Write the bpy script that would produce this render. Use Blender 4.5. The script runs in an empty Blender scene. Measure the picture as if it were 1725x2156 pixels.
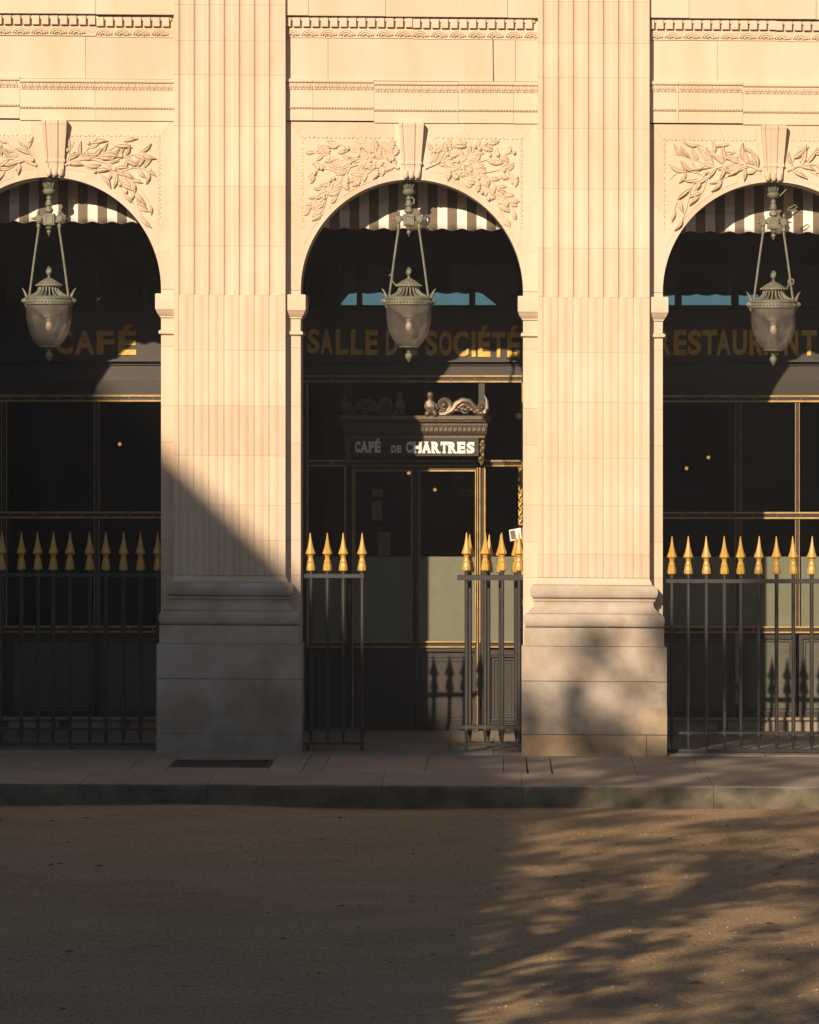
import bpy, bmesh, math, random
from mathutils import Vector, Matrix
random.seed(7)
R = math.radians
C = bpy.context.scene.collection
# ------------------------------------------------------------------ camera
F = 9430.0; D = 46.0; H = 3.36; VX, VY = 1050.0, 900.0
sc = bpy.context.scene
cam = bpy.data.objects.new('camera', bpy.data.cameras.new('camera')); C.objects.link(cam)
cam.location = (0, -D, H); cam.rotation_euler = (R(90), 0, 0)
cam.data.sensor_fit = 'HORIZONTAL'; cam.data.sensor_width = 36; cam.data.lens = 36*F/1725
cam.data.shift_x = (862.5-VX)/1725; cam.data.shift_y = (VY-1078)/1725
cam.data.clip_start = 0.5; cam.data.clip_end = 6000
sc.camera = cam
# ------------------------------------------------------------------ light
TX, TZ = .38, .44
sd = Vector((TX, 1, -TZ)).normalized()
ELEV = math.asin(-sd.z)
w = bpy.data.worlds.new('World'); sc.world = w; w.use_nodes = True
nt = w.node_tree; bg = nt.nodes['Background']; sky = nt.nodes.new('ShaderNodeTexSky')
sky.sky_type = 'NISHITA'; sky.sun_disc = False; sky.sun_elevation = ELEV
sky.sun_rotation = math.atan2(-sd.x, -sd.y); sky.air_density = 1.0; sky.dust_density = 1.0
nt.links.new(sky.outputs[0], bg.inputs[0]); bg.inputs[1].default_value = 0.05
sl = bpy.data.lights.new('sun', 'SUN'); sl.energy = 4.9; sl.angle = R(.53); sl.color = (1, .77, .55)
so = bpy.data.objects.new('sun', sl); C.objects.link(so); so.rotation_euler = sd.to_track_quat('-Z', 'Y').to_euler()
so.location = (-20, -40, 25)
sc.view_settings.view_transform = 'Standard'; sc.view_settings.look = 'None'
sc.view_settings.exposure = 0.52; sc.view_settings.gamma = 1
sc.view_settings.use_curve_mapping = False
# ------------------------------------------------------------------ helpers
def P(x, y, Y=0.0):
    d = D+Y
    return Vector(((x-VX)*d/F, Y, H+(VY-y)*d/F))
def sh(x): return (x-867)*.0068          # the whole terrace falls gently to the right
def A(x, y, Y=0.0):                      # facade coordinates (metres per unit fixed at the pilaster plane)
    return Vector(((x-VX)/205, Y, H+(VY-y-sh(x))/205))
class MB:
    def __init__(s): s.v = []; s.f = []
    def add(s, vs, fs):
        n = len(s.v); s.v += [tuple(a) for a in vs]; s.f += [tuple(n+i for i in f) for f in fs]; return s
    def hexa(s, c8):
        return s.add(c8, [(0,1,2,3),(7,6,5,4),(0,4,5,1),(1,5,6,2),(2,6,7,3),(3,7,4,0)])
    def box(s, x0, x1, y0, y1, z0, z1):
        return s.hexa([(x0,y0,z0),(x0,y0,z1),(x1,y0,z1),(x1,y0,z0),(x0,y1,z0),(x0,y1,z1),(x1,y1,z1),(x1,y1,z0)])
    def rect(s, x0, x1, ya, yb, Y, t, fn=P):     # slab given in picture units at depth Y (front) with thickness t
        a, b, c, d = fn(x0,yb,Y), fn(x0,ya,Y), fn(x1,ya,Y), fn(x1,yb,Y)
        o = Vector((0,t,0)); return s.hexa([a,b,c,d,a+o,b+o,c+o,d+o])
    def lathe(s, pts, c, n=20, sx=1, sy=1, cap=True):      # pts (r, z) absolute z
        vs = []; fs = []
        for r, z in pts:
            for i in range(n):
                a = 2*math.pi*i/n; vs.append((c[0]+r*math.cos(a)*sx, c[1]+r*math.sin(a)*sy, z))
        for j in range(len(pts)-1):
            for i in range(n):
                k = (i+1) % n; fs.append((j*n+i, j*n+k, (j+1)*n+k, (j+1)*n+i))
        if cap: fs.append(tuple(range(n))[::-1]); fs.append(tuple((len(pts)-1)*n+i for i in range(n)))
        return s.add(vs, fs)
    def tube(s, pts, rad, n=8):
        pts = [Vector(p) for p in pts]; vs = []; fs = []
        if not isinstance(rad, (list, tuple)): rad = [rad]*len(pts)
        for i, p in enumerate(pts):
            t = (pts[min(i+1, len(pts)-1)]-pts[max(i-1, 0)]).normalized()
            u = t.cross(Vector((0,1,0)))
            if u.length < .05: u = t.cross(Vector((1,0,0)))
            u.normalize(); v = t.cross(u)
            for k in range(n):
                a = 2*math.pi*k/n; vs.append(p+(u*math.cos(a)+v*math.sin(a))*rad[i])
        for j in range(len(pts)-1):
            for i in range(n):
                k = (i+1) % n; fs.append((j*n+i, j*n+k, (j+1)*n+k, (j+1)*n+i))
        fs.append(tuple(range(n))[::-1]); fs.append(tuple((len(pts)-1)*n+i for i in range(n)))
        return s.add(vs, fs)
    def ball(s, c, r, n=8, m=6, sc3=(1,1,1)):
        vs = []; fs = []
        for j in range(m+1):
            b = -math.pi/2+math.pi*j/m
            for i in range(n):
                a = 2*math.pi*i/n
                vs.append((c[0]+r*sc3[0]*math.cos(b)*math.cos(a), c[1]+r*sc3[1]*math.cos(b)*math.sin(a), c[2]+r*sc3[2]*math.sin(b)))
        for j in range(m):
            for i in range(n):
                k = (i+1) % n; fs.append((j*n+i, j*n+k, (j+1)*n+k, (j+1)*n+i))
        return s.add(vs, fs)
    def mesh(s, name, m, smooth=False, bevel=0):
        me = bpy.data.meshes.new(name); me.from_pydata(s.v, [], s.f); me.validate()
        bm = bmesh.new(); bm.from_mesh(me)
        bmesh.ops.recalc_face_normals(bm, faces=bm.faces)
        if bevel: bmesh.ops.bevel(bm, geom=list(bm.edges), offset=bevel, segments=1, affect='EDGES')
        if smooth:
            for f in bm.faces: f.smooth = True
            for e in bm.edges:
                if len(e.link_faces) == 2 and e.calc_face_angle(0) > R(38): e.smooth = False
        bm.to_mesh(me); bm.free()
        if m: me.materials.append(m)
        return me
    def build(s, name, m, parent=None, smooth=False, bevel=0, **k):
        return put(s.mesh(name, m, smooth, bevel), name, parent, **k)
def put(me, name, parent=None, mat4=None, **k):
    o = bpy.data.objects.new(name, me); C.objects.link(o)
    if mat4 is not None: o.matrix_basis = mat4
    if parent is not None:
        o.parent = parent
        if parent.type == 'EMPTY': o.matrix_parent_inverse = Matrix.Translation(-parent.location)
    for a, b in k.items(): o[a] = b
    return o
def thing(name, loc, label=None, cat=None, group=None, kind=None):
    o = bpy.data.objects.new(name, None); C.objects.link(o); o.location = loc; o.empty_display_size = .2
    tag(o, label, cat, group, kind); return o
def tag(o, label=None, cat=None, group=None, kind=None):
    if label: o['label'] = label
    if cat: o['category'] = cat
    if group: o['group'] = group
    if kind: o['kind'] = kind
    return o
# ------------------------------------------------------------------ materials
def mat(name, col, rough=.7, metal=0, col2=None, scale=4, amt=.5, bump=0, bscale=60, rnd=0, spec=.5, grain=0, gscale=150, strz=1):
    m = bpy.data.materials.new(name); m.use_nodes = True; n = m.node_tree.nodes; l = m.node_tree.links
    b = n['Principled BSDF']; b.inputs['Roughness'].default_value = rough; b.inputs['Metallic'].default_value = metal
    b.inputs['Specular IOR Level'].default_value = spec
    tc = n.new('ShaderNodeTexCoord'); mp = n.new('ShaderNodeMapping'); mp.inputs['Scale'].default_value = (1,1,strz)
    l.new(tc.outputs['Object'], mp.inputs[0])
    cur = None
    rgb = n.new('ShaderNodeRGB'); rgb.outputs[0].default_value = (*col, 1); cur = rgb.outputs[0]
    if col2:
        t = n.new('ShaderNodeTexNoise'); t.inputs['Scale'].default_value = scale; t.inputs['Detail'].default_value = 7; t.inputs['Roughness'].default_value = .62
        l.new(mp.outputs[0], t.inputs[0])
        cr = n.new('ShaderNodeValToRGB'); cr.color_ramp.elements[0].position = .38; cr.color_ramp.elements[1].position = .68
        l.new(t.outputs[0], cr.inputs[0])
        mu = n.new('ShaderNodeMath'); mu.operation = 'MULTIPLY'; mu.inputs[1].default_value = amt; l.new(cr.outputs[0], mu.inputs[0])
        mx = n.new('ShaderNodeMixRGB'); mx.inputs[2].default_value = (*col2, 1); l.new(cur, mx.inputs[1]); l.new(mu.outputs[0], mx.inputs[0]); cur = mx.outputs[0]
    if grain:
        t = n.new('ShaderNodeTexNoise'); t.inputs['Scale'].default_value = gscale; t.inputs['Detail'].default_value = 3; l.new(tc.outputs['Object'], t.inputs[0])
        mr = n.new('ShaderNodeMapRange'); mr.inputs[1].default_value = .3; mr.inputs[2].default_value = .7; mr.inputs[3].default_value = 1-grain; mr.inputs[4].default_value = 1+grain
        l.new(t.outputs[0], mr.inputs[0]); mx = n.new('ShaderNodeVectorMath'); mx.operation = 'SCALE'; l.new(cur, mx.inputs[0]); l.new(mr.outputs[0], mx.inputs['Scale']); cur = mx.outputs[0]
    if rnd:
        oi = n.new('ShaderNodeObjectInfo'); mr = n.new('ShaderNodeMapRange'); mr.inputs[3].default_value = 1-rnd; mr.inputs[4].default_value = 1+rnd
        l.new(oi.outputs['Random'], mr.inputs[0]); mx = n.new('ShaderNodeVectorMath'); mx.operation = 'SCALE'; l.new(cur, mx.inputs[0]); l.new(mr.outputs[0], mx.inputs['Scale']); cur = mx.outputs[0]
    l.new(cur, b.inputs['Base Color'])
    if bump:
        t = n.new('ShaderNodeTexNoise'); t.inputs['Scale'].default_value = bscale; t.inputs['Detail'].default_value = 5; l.new(tc.outputs['Object'], t.inputs[0])
        bp = n.new('ShaderNodeBump'); bp.inputs['Strength'].default_value = bump; bp.inputs['Distance'].default_value = .01
        l.new(t.outputs[0], bp.inputs['Height']); l.new(bp.outputs[0], b.inputs['Normal'])
    return m
STONE = mat('limestone', (.60,.508,.41), .9, col2=(.54,.415,.27), scale=2.1, amt=.75, bump=.35, bscale=38, rnd=.06, spec=.2, grain=.06, strz=.4)
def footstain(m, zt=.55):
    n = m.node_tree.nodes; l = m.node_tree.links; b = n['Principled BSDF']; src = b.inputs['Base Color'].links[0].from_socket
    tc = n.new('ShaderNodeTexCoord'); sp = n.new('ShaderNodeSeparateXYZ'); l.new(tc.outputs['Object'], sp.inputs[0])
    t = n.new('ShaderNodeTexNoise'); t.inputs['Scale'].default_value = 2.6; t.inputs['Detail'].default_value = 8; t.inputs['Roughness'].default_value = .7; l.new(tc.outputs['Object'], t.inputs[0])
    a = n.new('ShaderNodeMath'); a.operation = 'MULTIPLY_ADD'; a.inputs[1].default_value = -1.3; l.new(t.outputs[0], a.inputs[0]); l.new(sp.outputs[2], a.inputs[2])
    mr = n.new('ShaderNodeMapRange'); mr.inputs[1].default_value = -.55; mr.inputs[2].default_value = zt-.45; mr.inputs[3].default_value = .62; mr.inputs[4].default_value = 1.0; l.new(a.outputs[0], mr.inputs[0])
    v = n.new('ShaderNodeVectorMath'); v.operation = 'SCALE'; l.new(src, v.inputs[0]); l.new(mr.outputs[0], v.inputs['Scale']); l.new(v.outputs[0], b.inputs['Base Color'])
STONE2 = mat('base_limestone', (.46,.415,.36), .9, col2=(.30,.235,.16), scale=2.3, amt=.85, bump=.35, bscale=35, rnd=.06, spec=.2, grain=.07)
OCHRE = mat('ochre_limestone', (.42,.34,.24), .9, col2=(.32,.22,.13), scale=3.5, amt=.7, bump=.4, bscale=30, rnd=.05, spec=.2, grain=.08)
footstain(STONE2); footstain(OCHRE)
PAVE = mat('paving_stone', (.27,.23,.19), .85, col2=(.18,.15,.12), scale=1.7, amt=.7, bump=.35, bscale=40, rnd=.09, spec=.3, grain=.12, gscale=90)
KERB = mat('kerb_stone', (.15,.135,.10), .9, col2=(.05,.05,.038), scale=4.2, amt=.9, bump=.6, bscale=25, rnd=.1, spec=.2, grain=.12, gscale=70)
PAINT = mat('dark_paint', (.024,.021,.018), .45, col2=(.04,.035,.028), scale=5, amt=.5, bump=.12, bscale=60, rnd=.05)
FASCIA = mat('fascia_paint', (.038,.034,.030), .42, col2=(.058,.052,.043), scale=3, amt=.5, bump=.15, bscale=40)
GOLD = mat('gilding', (.50,.32,.06), .42, 0, col2=(.36,.20,.045), scale=25, amt=.6, bump=.25, bscale=60, rnd=.06)
BEAD = mat('gilt_bead', (.50,.33,.10), .4, 0, col2=(.18,.12,.05), scale=9, amt=.7, bump=.2, bscale=60)
GOLDL = mat('gold_letter', (.78,.50,.09), .5, 0, col2=(.45,.27,.05), scale=14, amt=.8, bump=.2, bscale=50)
BRONZE = mat('bronze_paint', (.15,.115,.075), .4, .3, col2=(.07,.055,.04), scale=18, amt=.7, bump=.3, bscale=70)
IRON = mat('black_iron', (.019,.020,.018), .5, .0, col2=(.035,.033,.028), scale=12, amt=.5, bump=.3, bscale=80)
PATINA = mat('verdigris', (.19,.195,.145), .62, .2, col2=(.10,.105,.075), scale=16, amt=.8, bump=.4, bscale=70, grain=.12)
FROST = mat('frosted_glass', (.135,.145,.098), .35, col2=(.17,.18,.13), scale=9, amt=.6, bump=.12, bscale=30, grain=.05)
WHITE = mat('white_paint', (.8,.78,.76), .5)
PAPER = mat('paper', (.12,.11,.075), .8)
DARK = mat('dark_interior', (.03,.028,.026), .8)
CEIL = mat('arcade_plaster', (.16,.14,.12), .9)
BULB = mat('bulb_glass', (.48,.36,.25), .15)
REFL = mat('reflector', (.40,.35,.29), .4, .2)
GRASSM = mat('ground_gravel', (.325,.232,.135), .95, col2=(.245,.172,.10), scale=1.1, amt=.8, bump=1.0, bscale=40, spec=.1, grain=.42, gscale=42)
def scuff(m):
    n = m.node_tree.nodes; l = m.node_tree.links; b = n['Principled BSDF']; src = b.inputs['Base Color'].links[0].from_socket
    tc = n.new('ShaderNodeTexCoord'); mp = n.new('ShaderNodeMapping'); mp.inputs['Scale'].default_value = (1.1,3.2,1); l.new(tc.outputs['Object'], mp.inputs[0])
    t = n.new('ShaderNodeTexNoise'); t.inputs['Scale'].default_value = 3.2; t.inputs['Detail'].default_value = 9; t.inputs['Roughness'].default_value = .72; l.new(mp.outputs[0], t.inputs[0])
    cr = n.new('ShaderNodeMapRange'); cr.inputs[1].default_value = .56; cr.inputs[2].default_value = .70; cr.inputs[3].default_value = 1.0; cr.inputs[4].default_value = .62; l.new(t.outputs[0], cr.inputs[0])
    v = n.new('ShaderNodeVectorMath'); v.operation = 'SCALE'; l.new(src, v.inputs[0]); l.new(cr.outputs[0], v.inputs['Scale']); l.new(v.outputs[0], b.inputs['Base Color'])
scuff(GRASSM)
DEBRIS = mat('dry_leaf', (.11,.08,.05), .9)
LEAF = mat('tree_leaf', (.06,.09,.03), .6)
BARK = mat('bark', (.09,.07,.05), .95, bump=.6, bscale=20)
SLATE = mat('roof_slate', (.08,.085,.095), .6)
def glassmat(name, tint, refl=.04, rough=.02, dust=0, dcol=(.4,.34,.27)):
    m = bpy.data.materials.new(name); m.use_nodes = True; n = m.node_tree.nodes; l = m.node_tree.links; n.clear()
    out = n.new('ShaderNodeOutputMaterial'); tr = n.new('ShaderNodeBsdfTransparent'); tr.inputs[0].default_value = (*tint, 1)
    gl = n.new('ShaderNodeBsdfGlossy'); gl.inputs['Roughness'].default_value = rough; gl.inputs[0].default_value = (1,1,1,1)
    fr = n.new('ShaderNodeLayerWeight'); fr.inputs[0].default_value = .5
    pw = n.new('ShaderNodeMath'); pw.operation = 'POWER'; pw.inputs[1].default_value = 4; l.new(fr.outputs['Facing'], pw.inputs[0])
    ad = n.new('ShaderNodeMath'); ad.operation = 'ADD'; ad.inputs[1].default_value = refl; ad.use_clamp = True; l.new(pw.outputs[0], ad.inputs[0])
    m1 = n.new('ShaderNodeMixShader'); l.new(ad.outputs[0], m1.inputs[0]); l.new(tr.outputs[0], m1.inputs[1]); l.new(gl.outputs[0], m1.inputs[2])
    last = m1
    if dust:
        df = n.new('ShaderNodeBsdfDiffuse'); df.inputs[0].default_value = (*dcol, 1)
        tl = n.new('ShaderNodeBsdfTranslucent'); tl.inputs[0].default_value = (*dcol, 1)
        a = n.new('ShaderNodeMixShader'); a.inputs[0].default_value = .5; l.new(df.outputs[0], a.inputs[1]); l.new(tl.outputs[0], a.inputs[2])
        tc = n.new('ShaderNodeTexCoord'); t = n.new('ShaderNodeTexNoise'); t.inputs['Scale'].default_value = 7; t.inputs['Detail'].default_value = 6; l.new(tc.outputs['Object'], t.inputs[0])
        mr = n.new('ShaderNodeMapRange'); mr.inputs[1].default_value = .3; mr.inputs[2].default_value = .7; mr.inputs[3].default_value = dust*.6; mr.inputs[4].default_value = dust*1.5; l.new(t.outputs[0], mr.inputs[0])
        m2 = n.new('ShaderNodeMixShader'); l.new(mr.outputs[0], m2.inputs[0]); l.new(m1.outputs[0], m2.inputs[1]); l.new(a.outputs[0], m2.inputs[2]); last = m2
    l.new(last.outputs[0], out.inputs[0]); return m
CLEAR = glassmat('clear_glass', (.86,.92,.92), .03, .02)
PANE = glassmat('window_glass', (.5,.53,.5), .03, .02)
TEAL = glassmat('tinted_glass', (.50,.70,.86), .03, .02)
GLOBE = glassmat('lantern_glass', (.95,.95,.93), .10, .03, .17, (.50,.47,.43))
def emis(name, col, s):
    m = bpy.data.materials.new(name); m.use_nodes = True; n = m.node_tree.nodes; b = n['Principled BSDF']
    b.inputs['Base Color'].default_value = (*col,1); b.inputs['Emission Color'].default_value = (*col, 1); b.inputs['Emission Strength'].default_value = s; return m
LAMP = emis('lit_bulb', (1,.5,.14), 1.6)
def stripe(name):
    m = mat(name, (.72,.66,.58), .9); n = m.node_tree.nodes; l = m.node_tree.links; b = n['Principled BSDF']
    tc = n.new('ShaderNodeTexCoord'); sp = n.new('ShaderNodeSeparateXYZ'); l.new(tc.outputs['UV'], sp.inputs[0])
    fr = n.new('ShaderNodeMath'); fr.operation = 'FRACT'; l.new(sp.outputs[0], fr.inputs[0])
    gt = n.new('ShaderNodeMath'); gt.operation = 'GREATER_THAN'; gt.inputs[1].default_value = .5; l.new(fr.outputs[0], gt.inputs[0])
    mx = n.new('ShaderNodeMixRGB'); mx.inputs[1].default_value = (.19,.155,.115,1); mx.inputs[2].default_value = (.82,.76,.67,1); l.new(gt.outputs[0], mx.inputs[0])
    t = n.new('ShaderNodeTexNoise'); t.inputs['Scale'].default_value = 6; t.inputs['Detail'].default_value = 6; l.new(tc.outputs['Object'], t.inputs[0])
    mr = n.new('ShaderNodeMapRange'); mr.inputs[1].default_value=.3; mr.inputs[2].default_value=.7; mr.inputs[3].default_value=.85; mr.inputs[4].default_value=1.05; l.new(t.outputs[0], mr.inputs[0])
    v = n.new('ShaderNodeVectorMath'); v.operation = 'SCALE'; l.new(mx.outputs[0], v.inputs[0]); l.new(mr.outputs[0], v.inputs['Scale']); l.new(v.outputs[0], b.inputs['Base Color'])
    b.inputs['Specular IOR Level'].default_value = .1
    return m
CLOTH = stripe('striped_canvas')
BACK = 3.45
# ------------------------------------------------------------------ ground
g = bmesh.new()
def gz(x, y):
    e = math.exp(-((y+4.3)/1.1)**2)
    return -.205-.0045*x + e*(.012*math.sin(x*1.9+.6)+.012*math.sin(x*.9-1.3)) + .012*math.sin(x*.55+y*.8)*min(1, abs(y+4)/4)
nx, ny = 90, 90
xs = [-400,-150,-60,-20]+[-12+24*i/nx for i in range(nx+1)]+[20,60,150,400]
ys = [-400,-150,-60,-38]+[-32+29.5*i/ny for i in range(ny+1)]
gv = [[g.verts.new((x, y, gz(x, y) if abs(x) < 13 and y > -33 else -.2)) for y in ys] for x in xs]
for i in range(len(xs)-1):
    for j in range(len(ys)-1): g.faces.new((gv[i][j], gv[i+1][j], gv[i+1][j+1], gv[i][j+1])).smooth = True
me = bpy.data.meshes.new('gravel_ground'); g.to_mesh(me); g.free(); me.materials.append(GRASSM)
tag(put(me, 'gravel_ground'), kind='structure')
b = MB().box(-400, 400, -2.6, 400, -1.2, -.5); tag(b.build('ground', GRASSM), kind='structure')
# pavement slabs: Empty pavement > paving_slab ; kerb > kerb_stone
def zs(x): return -.0055*x-.0
def slabmesh(poly, z1, z0, name, m, parent, bev=.006):
    mb = MB(); n = len(poly)
    mb.add([(x,y,z1+zs(x)) for x,y in poly]+[(x,y,z0+zs(x)) for x,y in poly], [tuple(range(n)), tuple(range(2*n-1,n-1,-1))]+[(i,(i+1)%n,n+(i+1)%n,n+i) for i in range(n)])
    return mb.build(name, m, parent, bevel=bev)
pav = thing('pavement', (0,-1.3,0), kind='structure')
xj = [-14,-12.2,-10.4,-8.9,-7.3,-5.6,-3.62,-1.92,-1.72,-.72,.05,.28,.52,1.35,1.98,3.3,4.8,6.4,8.1,10,12.5,14]
for a, b2 in zip(xj[:-1], xj[1:]):
    if a == -3.62: continue
    sk = .05 if a in (.28,.52) else 0
    slabmesh([(a+.0022,-.06),(a+.0022+sk*.3,-2.49),(b2-.0022,-2.49),(b2-.0022,-.06)], random.uniform(-.002,.001), -.2, 'paving_slab', PAVE, pav)
gx0, gx1 = -3.25, -2.26
for q in ([(-3.616,-.06),(-3.616,-2.49),(gx0-.004,-2.49),(gx0-.004,-.06)], [(gx1+.004,-.06),(gx1+.004,-2.49),(-1.924,-2.49),(-1.924,-.06)],
          [(gx0,-.06),(gx0,-.92),(gx1,-.92),(gx1,-.06)], [(gx0,-1.94),(gx0,-2.49),(gx1,-2.49),(gx1,-1.94)]):
    slabmesh(q, 0, -.2, 'paving_slab', PAVE, pav)
gr = thing('drain_grate', (-2.75,-1.43,0), 'long dark iron cellar grate set flush in the pavement before the left pilaster', 'grate')
MB().box(gx0+.01, gx1-.01, -1.93, -.93, -.2, -.10).build('pit_cover', DARK, gr)
m_ = MB()
m_.box(gx0+.006,gx1-.006,-1.932,-1.90,-.05,.004); m_.box(gx0+.006,gx1-.006,-.96,-.928,-.05,.004)
m_.box(gx0+.006,gx0+.03,-1.90,-.96,-.05,.004); m_.box(gx1-.03,gx1-.006,-1.90,-.96,-.05,.004)
for o_ in [m_.build('frame', IRON, gr)]: o_.location.z = .014
bar_me = MB().box(-.006,.006,-1.90,-.96,-.05,0).mesh('grate_bar', IRON)
for i in range(38):
    put(bar_me, 'grate_bar', gr, Matrix.Translation((gx0+.045+i*(gx1-gx0-.09)/37, 0, .014)))
kb = thing('kerb', (0,-3.3,0), kind='structure')
kj = [-14,-12,-10.1,-8.2,-6.1,-3.93,-2.74,-1.10,.22,2.02,3.9,5.8,7.9,10,12,14]
random.seed(3)
for i in range(len(kj)-1):
    a, b2 = kj[i], kj[i+1]; e = random.uniform(-.012,.012)
    n = 14; mb = MB(); vs = []
    prof = [(-2.497,-.4),(-2.497,0),(-3.965+e,0),(-3.99+e,-.008),(-4.0+e,-.03),(-4.0+e,-.4)]
    for k in range(n+1):
        x = a+.0025+(b2-a-.005)*k/n; j = random.uniform(-.005,.005); jz = random.uniform(-.004,.002)
        for q,(y,z) in enumerate(prof): vs.append((x, y+(j if q in(3,4,5) else 0), z+zs(x)+(jz if q in (2,3,4) else 0)))
    fs = []
    for k in range(n):
        for q in range(5): fs.append((k*6+q,k*6+q+1,(k+1)*6+q+1,(k+1)*6+q))
    fs += [tuple(range(6)), tuple(range(n*6,n*6+6))[::-1]]
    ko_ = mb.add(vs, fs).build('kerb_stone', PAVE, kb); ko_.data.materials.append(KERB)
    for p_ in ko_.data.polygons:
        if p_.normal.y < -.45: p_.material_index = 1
# thin joint filler course between slabs and kerb
fl = thing('arcade_floor', (0,1.5,0), kind='structure')
fx = [-14+.93*i for i in range(31)]
for j, (y0, y1) in enumerate(((-.05,.72),(.72,1.5),(1.5,2.3),(2.3,3.4))):
    for a, b2 in zip(fx[:-1], fx[1:]):
        o_ = (.46 if j % 2 else 0)
        if a+o_ < 13.5: slabmesh([(a+o_+.003,y0+.003),(a+o_+.003,y1-.003),(b2+o_-.003,y1-.003),(b2+o_-.003,y0+.003)][::-1], .012, -.15, 'floor_tile', PAVE, fl, .003)
# ------------------------------------------------------------------ arcade building
bld = thing('arcade_building', (0,.3,0), 'sunlit honey coloured limestone arcade with fluted pilasters and carved arches', 'building')
WY, WT = .14, .5       # wall face, thickness
PIL = [484-768, 484, 1251, 1251+768]
BAY = [867-768*2, 867-765, 867, 867+765, 867+768*2]
def prism(xys, Y0, Y1, fn=A):          # polygon in picture units -> slab
    n = len(xys); mb = MB()
    mb.add([fn(x,y,Y0) for x,y in xys]+[fn(x,y,Y1) for x,y in xys], [tuple(range(n)), tuple(range(2*n-1,n-1,-1))]+[(i,(i+1)%n,n+(i+1)%n,n+i) for i in range(n)])
    return mb
def prof_ext(x0, x1, pts, nseg=1, back=.64, dy=0):   # pts [(Y, y)...] top to bottom; extruded in x
    mb = MB(); m = len(pts)+2; vs = []
    full = [(back, pts[0][1])]+list(pts)+[(back, pts[-1][1])]
    for k in range(nseg+1):
        x = x0+(x1-x0)*k/nseg
        for Y, y in full: vs.append(A(x, y+dy, Y))
    fs = [(k*m+q,k*m+(q+1)%m,(k+1)*m+(q+1)%m,(k+1)*m+q) for k in range(nseg) for q in range(m)]
    fs += [tuple(range(m)), tuple(range(nseg*m, nseg*m+m))[::-1]]
    return mb.add(vs, fs)
# --- pilasters
def pil_profile(c, cabled):
    l = c-118; out = [(l, WY+.3), (l, .0), (l+10, 0)]
    for i in range(7):
        a = l+10+31.7*i; wd = 23.4
        if not cabled:
            for k in range(1, 10):
                t = k/10; out.append((a+wd*t, .026*math.sqrt(max(0, 1-(2*t-1)**2))))
        else:
            out += [(a+.5,.010),(a+2.2,.012)]
            for k in range(0, 9):
                t = k/8; out.append((a+3+(wd-6)*t, .010-.010*math.sin(math.pi*t)))
            out += [(a+wd-2.2,.012),(a+wd-.5,.010)]
        out.append((a+wd, 0)); out.append((l+10+31.7*(i+1) if i < 6 else c+117, 0))
    out.append((c+117, WY+.3)); return out
def round_prof(x0, x1, y0, y1, front, bulge, k=10):      # torus round 3 sides
    pass
def mould(c, rows, mb=None):
    """rows: (halfwidth, Yfront, y). Stack of rectangular rings with the front at Yfront, sides at +-halfwidth."""
    mb = mb or MB(); vs = []
    for hw, Y, y in rows:
        for x, YY in ((c-hw, WY+.3), (c-hw, Y), (c+hw, Y), (c+hw, WY+.3)): vs.append(A(x, y, YY))
    fs = []
    for j in range(len(rows)-1):
        for q in range(4): fs.append((j*4+q, j*4+(q+1)%4, (j+1)*4+(q+1)%4, (j+1)*4+q))
    fs += [(0,1,2,3), tuple((len(rows)-1)*4+q for q in (3,2,1,0))]
    return mb.add(vs, fs)
random.seed(11)
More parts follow.
